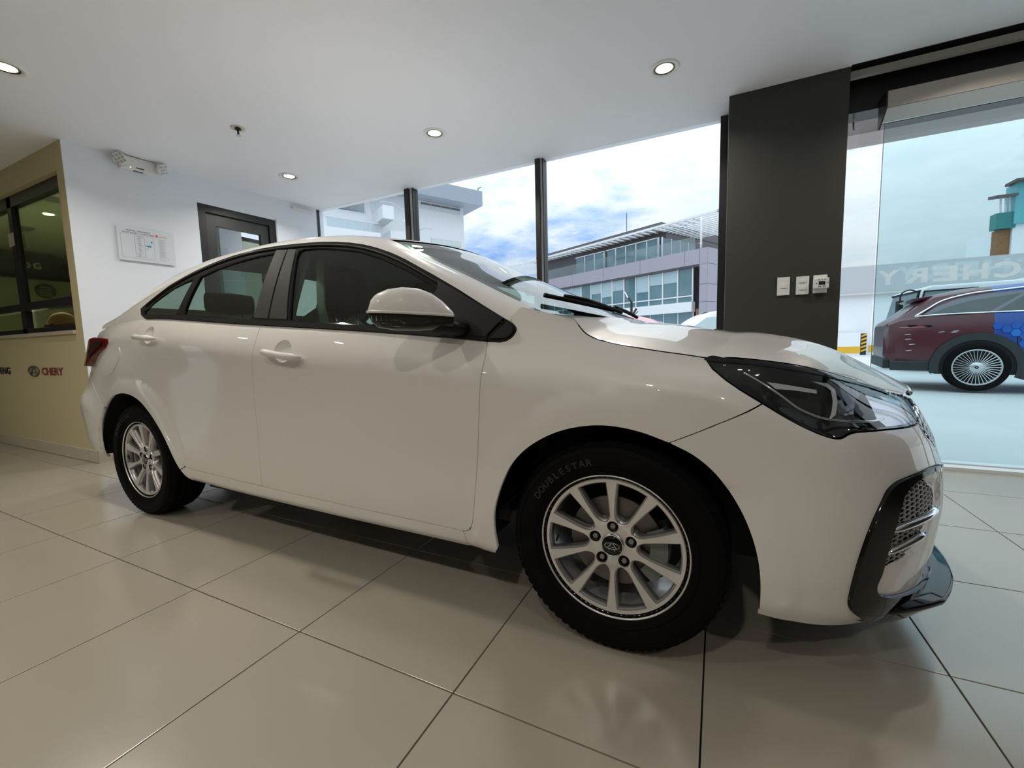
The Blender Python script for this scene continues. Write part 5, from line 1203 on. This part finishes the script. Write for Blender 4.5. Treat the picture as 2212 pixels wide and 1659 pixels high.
# ---- cabin
ddf = MB(); dsh = [(-.20, .98), (-.45, 1.0), (-.62, .985), (-.70, .92), (-.66, .80), (-.60, .60), (-.25, .55)]
ddf.prism([(x_, -.74, z_) for x_, z_ in dsh], (0, 1.48, 0)); ddf.build('dashboard', m_int, car, bevel=.02)
fl2 = MB(); fl2.box(-3.05, -.25, -.78, .78, .30, .34); fl2.build('cabin_floor', m_int, car)
sh_ = MB(); sh_.box(-3.14, -2.60, -.66, .66, 1.02, 1.05); sh_.build('parcel_shelf', m_int, car)
for sd_ in (1, -1):
    Panel().add(lambda a, b: Sz(a, b)-nrmS(a, b)*.075, [(-2.25, .40), (-.48, .36), (-.44, .9)]+belt(-.5, -2.5, 12, -.015), .06, side=sd_, thick=0).build('door_trim', m_int, car)
    # inner pillar trims (pale)
    Panel().add(lambda a, b: G(a, b)+np.array([0, .05, 0]), [(-1.585, 1.37), (-1.60, 1.04), (-1.40, 1.03), (-1.42, 1.36)], .05, side=sd_, thick=.02).build('pillar_trim', m_intg, car)
    loft('roof_rail_trim', lambda q, w_: strip_pts(q, w_)*np.array([1, .955, .988]), np.linspace(.5, 18.5, 60), np.linspace(.05, 1, 5), m_head, side=sd_, flip=True)
    bl2 = MB().tube(np.array([G([-1.39], [1.34])[0]+np.array([0, .09, 0]), G([-1.30], [1.12])[0]+np.array([0, .10, 0]), G([-1.24], [1.0])[0]+np.array([0, .10, 0])])*np.array([1, sd_, 1]), .018, 6, flat=(1, .15)); bl2.build('seat_belt', m_intg, car, smooth=True)
loft('headliner', lambda q, e_: top(q, e_)-np.array([0, 0, .03]), np.linspace(7.2, 13.8, 30), np.linspace(-.97, .97, 25), m_head)
def seat(x_, y_, back_top, hr, w_=.25, rear=False):
    s_ = MB()
    def slab(pts, hw, th):   # centre line (x,z) list, half width, thickness list
        up = []
        for (xx, zz), t_ in zip(pts, th):
            up.append([(xx+t_*math.cos(a)*.9, y_+hw*math.copysign(abs(math.sin(a))**.5, math.sin(a)), zz+t_*math.cos(a)*.25) for a in np.linspace(0, 2*PI, 25)])
        s_.grid(np.array(up))
    bx0 = x_
    slab([(bx0+.16, .52), (bx0+.12, .62), (bx0+.05, .80), (bx0, .95), (bx0-.03, back_top-.03), (bx0-.035, back_top)], w_, [.02, .08, .075, .065, .05, .005])
    s_.box(bx0+.10, bx0+.56, y_-w_, y_+w_, .40, .55)
    o = s_.build('seat', m_int, car, smooth=True)
    hx0, hz0, hh, hw = hr
    up = []
    for t_ in np.linspace(-1, 1, 13):
        zz = hz0+hh*t_; k = (1-abs(t_)**4)**.5; up.append([(hx0+.055*k*math.cos(a), y_+hw*(.75+.25*k)*math.copysign(abs(math.sin(a))**.6, math.sin(a)) if k > 0.02 else y_, zz) for a in np.linspace(0, 2*PI, 29)])
    MB().grid(np.array(up)).build('headrest', m_int, o, smooth=True)
    for d_ in (-.07, .07): MB().tube([(hx0, y_+d_, hz0-hh*.9), (hx0-.0, y_+d_, back_top-.04)], .006, 8).build('headrest_post', m_chrome, o, smooth=True)
    return o
for y_ in (-.37, .37):
    seat(-1.46, y_, 1.04, (-1.535, 1.225, .135, .135)); 
for y_ in (-.40, .40): seat(-2.42, y_, 1.09, (-2.50, 1.215, .068, .15), .34)
rs = MB(); rs.box(-2.55, -2.36, -.66, .66, .5, 1.08); rs.build('rear_seat_back', m_int, car, bevel=.03)
sw = MB(); sw.tube([(-.80+.05*math.cos(a)*.0+.07*math.sin(a), .37+.185*math.cos(a), .93+.17*math.sin(a)) for a in np.linspace(0, 2*PI, 37)[:-1]], .016, 8, closed=True); sw.tube([(-.80, .22, .93), (-.78, .37, .93), (-.80, .52, .93)], .02, 6); sw.tube([(-.78, .37, .93), (-.60, .37, .88)], .03, 8)
sw.build('steering_wheel', m_int, car, smooth=True)
im = MB(); im.box(-.98, -.955, -.12, .12, 1.27, 1.335); im.tube([(-.965, 0, 1.335), (-.99, 0, 1.40)], .012, 6); im.build('inner_mirror', m_mblk, car, bevel=.006)
# ================================================================== VEHICLES OUTSIDE
def section_car(root, stations, m_body, name='body', sx=1):
    """loft of half sections; stations: (x, [(w, z), ...])"""
    L = [[(x_, -w_, z_) for w_, z_ in s_] for x_, s_ in stations]; Rr = [[(x_, w_, z_) for w_, z_ in s_] for x_, s_ in stations]
    mb_ = MB(); mb_.grid(np.array(L), flip=True); mb_.grid(np.array(Rr))
    for e_ in (0, -1):
        a = stations[e_]; n_ = len(a[1]); mb_.add([(a[0], -w_, z_) for w_, z_ in a[1]]+[(a[0], w_, z_) for w_, z_ in a[1]], [(i, i+1, n_+i+1, n_+i) for i in range(n_-1)])
    return mb_.build(name, m_body, root, auto=.6)
def spoke_wheel(root, c, R_, rr, n_sp, m_sp, wide=.24, sd_=1):
    w = empty('wheel', c, root)
    y_ = -sd_
    MB().lathe([(rr-.01, -.08*1), (rr+.01, -.105), (R_-.04, -.12), (R_-.008, -.10), (R_, -.07), (R_, .08), (R_-.03, .12), (rr, .1)], 48, 'y').build('tyre', m_rub, w, smooth=True)
    MB().lathe([(rr+.006, -.104), (rr-.006, -.112), (rr-.014, -.10), (rr-.02, -.02)], 48, 'y').build('rim_lip', m_sp, w, smooth=True)
    MB().lathe([(0, -.02), (rr, -.02)], 32, 'y').build('rim_back', m_mblk, w)
    MB().lathe([(0, -.108), (rr*.27, -.106), (rr*.30, -.095), (rr*.30, -.03)], 32, 'y').build('hub_disc', m_sp, w, smooth=True)
    MB().lathe([(rr*.03, -.110), (rr*.075, -.111), (rr*.085, -.106)], 16, 'y').build('hub_badge', m_mblk, w, smooth=True)
    for k in range(n_sp):
        g = 2*PI*k/n_sp
        for d_ in ((-.045, .045) if n_sp < 20 else (0,)):
            a, b = g+d_*.6, g+d_; MB().tube([(rr*.28*math.cos(a), -.098, rr*.28*math.sin(a)), (rr*.97*math.cos(b), -.102, rr*.97*math.sin(b))], .0052, 5).build('spoke', m_sp, w)
    return w
# ---- wrapped SUV
suv = empty('wrapped_suv', (4.40, 7.81, 0), rz=-.15); tag(suv, 'large SUV wrapped in maroon and blue hexagons beyond the entrance glass', 'car')
mw = bpy.data.materials.new('suv_wrap'); mw.use_nodes = True; t = mw.node_tree; b = t.nodes['Principled BSDF']; b.inputs['Roughness'].default_value = .35; b.inputs['Coat Weight'].default_value = .3
tcx = N(t, 'ShaderNodeTexCoord'); sp_ = N(t, 'ShaderNodeSeparateXYZ'); t.links.new(tcx.outputs['Object'], sp_.inputs[0])
# hexagon cells: snap to a triangular lattice
vor = N(t, 'ShaderNodeTexVoronoi'); vor.inputs['Scale'].default_value = 9; vor.inputs['Randomness'].default_value = 0.0
mp = N(t, 'ShaderNodeVectorMath', operation='MULTIPLY'); mp.inputs[1].default_value = (1, 0, 1.15); t.links.new(tcx.outputs['Object'], mp.inputs[0])
skew = N(t, 'ShaderNodeVectorMath', operation='ADD'); cb_ = N(t, 'ShaderNodeCombineXYZ'); t.links.new(M(t, 'MULTIPLY', M(t, 'PINGPONG', M(t, 'MULTIPLY', sp_.outputs[2], 9*1.15), 1.0), .055), cb_.inputs[0]); t.links.new(mp.outputs[0], skew.inputs[0]); t.links.new(cb_.outputs[0], skew.inputs[1])
t.links.new(skew.outputs[0], vor.inputs['Vector'])
sp2 = N(t, 'ShaderNodeSeparateXYZ'); t.links.new(vor.outputs['Position'], sp2.inputs[0])
isb = M(t, 'GREATER_THAN', sp_.outputs[0], -.24)
hexmix = N(t, 'ShaderNodeMix', data_type='RGBA'); t.links.new(isb, hexmix.inputs[0]); hexmix.inputs[6].default_value = (.085, .012, .020, 1)
wn = N(t, 'ShaderNodeTexWhiteNoise'); t.links.new(vor.outputs['Position'], wn.inputs['Vector'])
blu = N(t, 'ShaderNodeMix', data_type='RGBA'); t.links.new(wn.outputs[0], blu.inputs[0]); blu.inputs[6].default_value = (.008, .06, .30, 1); blu.inputs[7].default_value = (.008, .06, .30, 1)
t.links.new(blu.outputs[2], hexmix.inputs[7]); t.links.new(hexmix.outputs[2], b.inputs['Base Color'])
# local frame: x forward (to the right), origin under the middle, near side is -y at -.97
def sect(x_, zbot, wb_, wmid, zmid, wbelt, zbelt_, wtop, ztop):
    return (x_, [(0, zbot), (wb_, zbot), (wmid, zbot+.15), (wmid+.005, zmid), (wmid-.005, zmid+.12), (wbelt, zbelt_), (wbelt-.02, zbelt_+.02), (wtop, ztop-.05), (wtop-.06, ztop-.012), (0, ztop+.02)])
st = [(-1.46, [(0, .52), (.55, .52), (.60, .60), (.60, .72), (.60, .85), (.58, 1.0), (.56, 1.02), (.54, 1.04), (.5, 1.05), (0, 1.06)]),
      (-1.42, [(0, .42), (.74, .42), (.80, .55), (.80, .75), (.79, .92), (.77, 1.06), (.74, 1.08), (.70, 1.10), (.60, 1.11), (0, 1.12)]),
      (-1.30, [(0, .36), (.86, .36), (.91, .55), (.92, .80), (.91, .98), (.86, 1.12), (.82, 1.14), (.78, 1.17), (.68, 1.19), (0, 1.20)]),
      (-1.05, [(0, .33), (.92, .33), (.955, .55), (.965, .85), (.955, 1.02), (.90, 1.16), (.87, 1.18), (.78, 1.36), (.70, 1.395), (0, 1.41)]),
      (-.88, [(0, .33), (.93, .33), (.965, .55), (.97, .86), (.96, 1.03), (.91, 1.175), (.88, 1.195), (.76, 1.48), (.68, 1.52), (0, 1.55)]),
      (-.4, [(0, .33), (.93, .33), (.97, .55), (.975, .88), (.965, 1.05), (.92, 1.19), (.89, 1.21), (.74, 1.555), (.66, 1.60), (0, 1.645)]),
      (.5, [(0, .33), (.93, .33), (.97, .55), (.975, .88), (.965, 1.05), (.92, 1.185), (.89, 1.205), (.74, 1.60), (.66, 1.645), (0, 1.69)]),
      (1.4, [(0, .33), (.93, .33), (.97, .55), (.975, .88), (.965, 1.03), (.91, 1.165), (.88, 1.185), (.74, 1.585), (.66, 1.63), (0, 1.67)]),
      (2.4, [(0, .33), (.93, .33), (.965, .55), (.97, .88), (.95, 1.0), (.90, 1.12), (.86, 1.13), (.80, 1.15), (.6, 1.17), (0, 1.18)]),
      (3.3, [(0, .36), (.80, .36), (.86, .55), (.86, .8), (.83, .92), (.78, 1.0), (.7, 1.02), (.6, 1.03), (.5, 1.04), (0, 1.05)])]
section_car(suv, st, mw)
m_cld = mat('cladding', (.02, .026, .026), .5); m_sg = mat('suv_glass', (.012, .016, .016), .06, coat=1)
# body lower cladding and wheel arches
def arch(cx_, r0, r1, y_):
    mb_ = MB(); A = np.linspace(-.35, PI+.2, 30); mb_.grid(np.array([[(cx_+r_*math.cos(a), y_, .37+r_*math.sin(a)) for r_ in (r0, r1)] for a in A])); return mb_
for cx_ in (-.40, 2.6):
    MB().prism([(cx_+.47*math.cos(a), -.978, .37+.44*math.sin(a)) for a in np.linspace(-.25, PI+.25, 30)], (0, .4, 0)).build('wheel_housing', m_mblk, suv)
    arch(cx_, .42, .53, -.988).build('arch_cladding', m_cld, suv); 
MB().box(-1.40, -.86, -.965, -.90, .31, .47).build('bumper_cladding', m_cld, suv, bevel=.02); MB().box(.08, 2.1, -.985, -.95, .28, .45).build('sill_cladding', m_cld, suv, bevel=.02)
MB().box(-1.475, -1.38, -.80, .80, .33, .50).build('rear_skid', m_cld, suv, bevel=.02)
# windows
def suvw(name, poly, m_, off=0.0):
    """polygon in (x, z) laid on the greenhouse side"""
    def f(x_, z_):
        w0 = np.interp(x_, [-1.05, -.88, -.4, 2], [.87, .88, .89, .89]); z0 = np.interp(x_, [-1.05, -.88, -.4, 2], [1.18, 1.195, 1.21, 1.205]); w1 = np.interp(x_, [-1.05, -.88, -.4, 2], [.78, .76, .74, .74]); z1 = np.interp(x_, [-1.05, -.88, -.4, .5], [1.31, 1.43, 1.505, 1.55])
        t_ = (z_-z0)/(z1-z0); return np.stack([x_, -(w0+(w1-w0)*t_)-.020, z_], 1)
    return Panel().add(f, poly, .08, off=off, thick=.006).build(name, m_, suv)
suvw('side_band', [(-1.02, 1.215), (-.86, 1.33), (-.62, 1.44), (-.30, 1.50), (.4, 1.545), (1.3, 1.53), (2.0, 1.22), (.6, 1.20), (-.6, 1.205)], mat('suv_band', (.16, .15, .18), .3))
suvw('rear_side_glass', [(-.93, 1.222), (-.70, 1.33), (-.45, 1.405), (.06, 1.475), (-.30, 1.215)], m_sg, .004)
suvw('door_glass', [(-.22, 1.215), (.14, 1.485), (.95, 1.49), (.95, 1.215)], m_sg, .004)
suvw('front_door_glass', [(1.0, 1.215), (1.0, 1.49), (1.4, 1.46), (1.85, 1.24)], m_sg, .004)
MB().tube(crv([(-1.12, -.905, 1.185), (-.9, -.91, 1.20), (-.4, -.918, 1.207), (.5, -.918, 1.20), (1.9, -.91, 1.19)], 4), .011, 6).build('chrome_belt', m_chrome, suv, smooth=True)
MB().tube(crv([(-1.12, -.90, 1.19), (-.97, -.85, 1.30), (-.82, -.80, 1.41), (-.55, -.77, 1.50), (-.1, -.755, 1.55), (.6, -.75, 1.59), (1.3, -.75, 1.57)], 4), .014, 6, flat=(1.4, 1)).build('chrome_arch', m_chrome, suv, smooth=True)
MB().add([(-1.10, -.70, 1.36), (-1.33, -.74, 1.15), (-1.33, .74, 1.15), (-1.10, .70, 1.36), (-.95, -.66, 1.47), (-.95, .66, 1.47)], [(0, 1, 2, 3), (4, 0, 3, 5)]).build('rear_glass', m_sg, suv)
sp3 = MB(); sp3.prism([(-1.13, -.66, 1.49), (-.80, -.68, 1.535), (-.80, -.68, 1.50), (-1.05, -.66, 1.455)], (0, 1.33, 0)); sp3.build('roof_spoiler', mw, suv, bevel=.01)
MB().prism([(-1.44, -.72, 1.05), (-1.38, -.80, 1.045), (-1.18, -.925, 1.03), (-.92, -.966, 1.015), (-1.18, -.928, .985), (-1.40, -.80, .985)], (0, 0, .02)).build('tail_light', m_gblk, suv)
MB().tube(crv([(-1.43, -.70, 1.015), (-1.30, -.885, 1.01), (-1.0, -.958, 1.005)], 4), .012, 6).build('tail_bar', mat('tail_glow', (.25, .02, .02), .2, coat=1), suv, smooth=True)
random.seed(5)
hx_m = [mat('hex_blue_%s' % n_, c_, .35, coat=.3) for n_, c_ in (('deep', (.012, .10, .45)), ('mid', (.015, .16, .60)), ('light', (.03, .26, .78)))]
hr = .062
for i in range(13):
    for j in range(5):
        x_ = -.30+i*hr*1.5; z_ = .62+j*hr*1.732+(hr*.866 if i % 2 else 0)
        if math.hypot(x_+.4, z_-.37) < .56 or z_ > 1.0 or (i == 0 and j % 2): continue
        w_ = np.interp(z_, [.55, .88, 1.05], [.973, .978, .968])+.010
        MB().add([(x_+hr*.93*math.cos(k*PI/3), -w_, z_+hr*.93*math.sin(k*PI/3)) for k in range(6)], [tuple(range(6))]).build('wrap_hexagon', hx_m[(i*3+j*2+i*j) % 3], suv)
fl_m = mat('wrap_fleck', (.55, .55, .62), .4)
for k in range(30):
    x_ = random.uniform(-1.2, .7); z_ = random.uniform(.55, .95)
    if math.hypot(x_+.4, z_-.37) < .58: continue
    w_ = np.interp(x_, [-1.3, -1.05, -.88], [.915, .965, .972])
    MB().add([(x_-.045, -w_-.012, z_), (x_-.02, -w_-.012, z_-.008), (x_+.045, -w_-.012, z_+.001), (x_+.02, -w_-.012, z_+.009)], [(0, 1, 2, 3)]).build('wrap_fleck', fl_m, suv)
MB().tube([(-.02, -.955, 1.0), (-.0, -.978, .85), (.01, -.978, .55)], .004, 4).build('door_gap', m_mblk, suv)
spoke_wheel(suv, (-.40, -.90, .37), .37, .272, 36, mat('suv_rim', (.62, .62, .64), .25, metal=.6))
spoke_wheel(suv, (2.60, -.90, .37), .37, .272, 36, MATS['suv_rim'])
# ---- white truck
trk = empty('white_truck', (6.6, 12.6, 0)); tag(trk, 'white box truck cab with black mirrors standing behind the wrapped SUV', 'truck')
m_tw = mat('truck_white', (.78, .79, .80), .35, coat=.5)
cabp = [(-2.10, .45), (-2.12, 1.05), (-2.06, 1.12), (-1.90, 1.98), (-1.75, 2.04), (.0, 2.06), (.0, .45)]
MB().prism([(x_, -1.0, z_) for x_, z_ in cabp], (0, 2.0, 0)).build('cab', m_tw, trk, bevel=.04)
MB().add([(-2.078, -.90, 1.16), (-1.925, -.86, 1.90), (-1.925, .86, 1.90), (-2.078, .90, 1.16)], [(0, 1, 2, 3)]).build('windscreen', mat('truck_glass', (.16, .24, .25), .08, coat=1), trk)
MB().prism([(-2.02, -1.006, 1.14), (-1.86, -1.006, 1.90), (-.95, -1.006, 1.92), (-.95, -1.006, 1.14)], (0, .01, 0)).build('side_window', MATS['truck_glass'], trk)
MB().tube([(-2.03, -1.01, 1.13), (-1.87, -1.01, 1.91), (-.94, -1.01, 1.93), (-.94, -1.01, 1.13), (-2.03, -1.01, 1.13)], .022, 6).build('window_seal', m_mblk, trk)
MB().tube([(-2.09, -.93, 1.14), (-1.925, -.89, 1.93), (-1.925, .89, 1.93)], .03, 6).build('windscreen_seal', m_mblk, trk)
MB().tube(crv([(-1.98, -1.0, 1.90), (-2.2, -1.12, 1.95), (-2.36, -1.2, 1.86), (-2.38, -1.22, 1.66)], 4), .016, 6).build('mirror_arm', m_mblk, trk)
MB().box(-2.44, -2.34, -1.34, -1.12, 1.34, 1.70).build('upper_mirror', m_mblk, trk, bevel=.03); MB().box(-2.45, -2.35, -1.34, -1.12, 1.10, 1.30).build('lower_mirror', m_mblk, trk, bevel=.03)
MB().tube(crv([(-2.38, -1.22, 1.12), (-2.25, -1.1, 1.04), (-2.12, -1.0, 1.02), (-2.10, -1.0, .86)], 4), .014, 6).build('lower_arm', m_mblk, trk)
MB().box(-2.16, -2.08, -.95, -.70, .62, .82).build('headlamp', MATS['pale_glass'], trk, bevel=.02)
MB().box(-2.20, -1.9, -1.0, 1.0, .30, .52).build('bumper', m_ext2, trk, bevel=.03)
MB().box(.1, 4.6, -1.05, 1.05, .9, 2.15).build('cargo_box', m_tw, trk, bevel=.02); MB().box(-1.9, 4.5, -.5, .5, .45, .62).build('chassis', m_mblk, trk)
for x_ in (-1.2, 3.2):
    for y_ in (-.9, .9): MB().lathe([(0, -.14), (.2, -.14), (.24, -.1), (.40, -.13), (.42, -.1), (.42, .12), (.2, .13), (0, .1)], 28, 'y', c=(x_, y_, .42-.03)).build('wheel', m_rub, trk, smooth=True)
# ---- parked cars whose roofs show over the bonnet
def roof_car(x_, y_, m_, label, rz, h=1.42):
    r = empty('parked_car', (x_, y_, 0), rz=rz); tag(r, label, 'car')
    k = h/1.42
    st_ = [(-2.1, [(0, .3), (.70, .3), (.76, .5), (.75, .75), (.70, .82), (.62, .86), (.5, .88), (0, .9)]), (-1.75, [(0, .22), (.84, .22), (.87, .5), (.87, .8), (.80, .93), (.70, .97), (.6, .99), (0, 1.0)]),
           (-1.2, [(0, .2), (.86, .2), (.89, .5), (.89, .82), (.82, .96), (.66, 1.2*k), (.58, 1.25*k), (0, 1.28*k)]), (-.6, [(0, .2), (.86, .2), (.89, .5), (.89, .82), (.82, .95), (.62, 1.35*k), (.54, 1.39*k), (0, 1.43*k)]),
           (.1, [(0, .2), (.86, .2), (.89, .5), (.89, .82), (.82, .94), (.62, 1.34*k), (.54, 1.38*k), (0, 1.42*k)]), (.6, [(0, .2), (.86, .2), (.89, .5), (.89, .82), (.82, .93), (.66, 1.17*k), (.58, 1.22*k), (0, 1.25*k)]),
           (1.1, [(0, .2), (.85, .2), (.88, .5), (.88, .8), (.80, .90), (.70, .94), (.6, .97), (0, .99)]), (1.9, [(0, .25), (.76, .25), (.80, .45), (.80, .68), (.74, .76), (.6, .80), (.5, .82), (0, .84)]), (2.15, [(0, .3), (.6, .3), (.66, .45), (.66, .6), (.62, .66), (.55, .70), (.45, .72), (0, .73)])]
    # finer loft
    xs = np.array([s_[0] for s_ in st_]); A = np.array([[(s_[0], -w_, z_) for w_, z_ in s_[1]] for s_ in st_]); Bx = nat_basis(xs)(np.linspace(xs[0], xs[-1], 41)); P = np.einsum('ni,ijk->njk', Bx, A)
    mb_ = MB(); mb_.grid(P, flip=True); mb_.grid(P*np.array([1, -1, 1])); mb_.build('body', m_, r, auto=.7)
    gl_ = mat('parked_glass', (.30, .42, .46), .05, coat=1, spec=.8)
    for s_ in (1, -1):
        MB().add([(q[0], q[1]*s_, q[2]*k) for q in ((-1.25, -.82, .99), (.55, -.83, .965), (.12, -.675, 1.27), (-.55, -.675, 1.285), (-.95, -.72, 1.20))], [(0, 1, 2, 3, 4)]).build('side_window', gl_, r)
        MB().tube([(q[0], q[1]*s_*1.005, q[2]*k) for q in ((-.33, -.838, .97), (-.30, -.68, 1.28))], .018, 5).build('pillar', m_mblk, r)
    MB().add([(1.02, -.68, 1.0), (1.02, .68, 1.0), (.15, .56, 1.405*k), (.15, -.56, 1.405*k)], [(0, 1, 2, 3)]).build('windscreen', gl_, r)
    for a in (-1.3, 1.25):
        for b_ in (-.8, .8): MB().lathe([(0, -.1), (.2, -.1), (.22, -.08), (.3, -.1), (.31, -.07), (.31, .1), (0, .1)], 24, 'y', c=(a, b_, .31-.03)).build('wheel', m_rub, r, smooth=True)
    MB().tube([(-.75, 0, 1.40*k), (-.85, 0, 1.49*k)], .008, 5).build('aerial', m_mblk, r)
    return r
roof_car(-2.1, 7.5, mat('pale_red_paint', (.62, .16, .17), .3, coat=1), 'pale red parked car whose roof shows over the bonnet', 2.95, 1.46)
roof_car(.25, 9.2, mat('parked_white', (.76, .78, .80), .3, coat=1), 'white parked car whose roof shows beside the dark pillar', 3.0, 1.55)
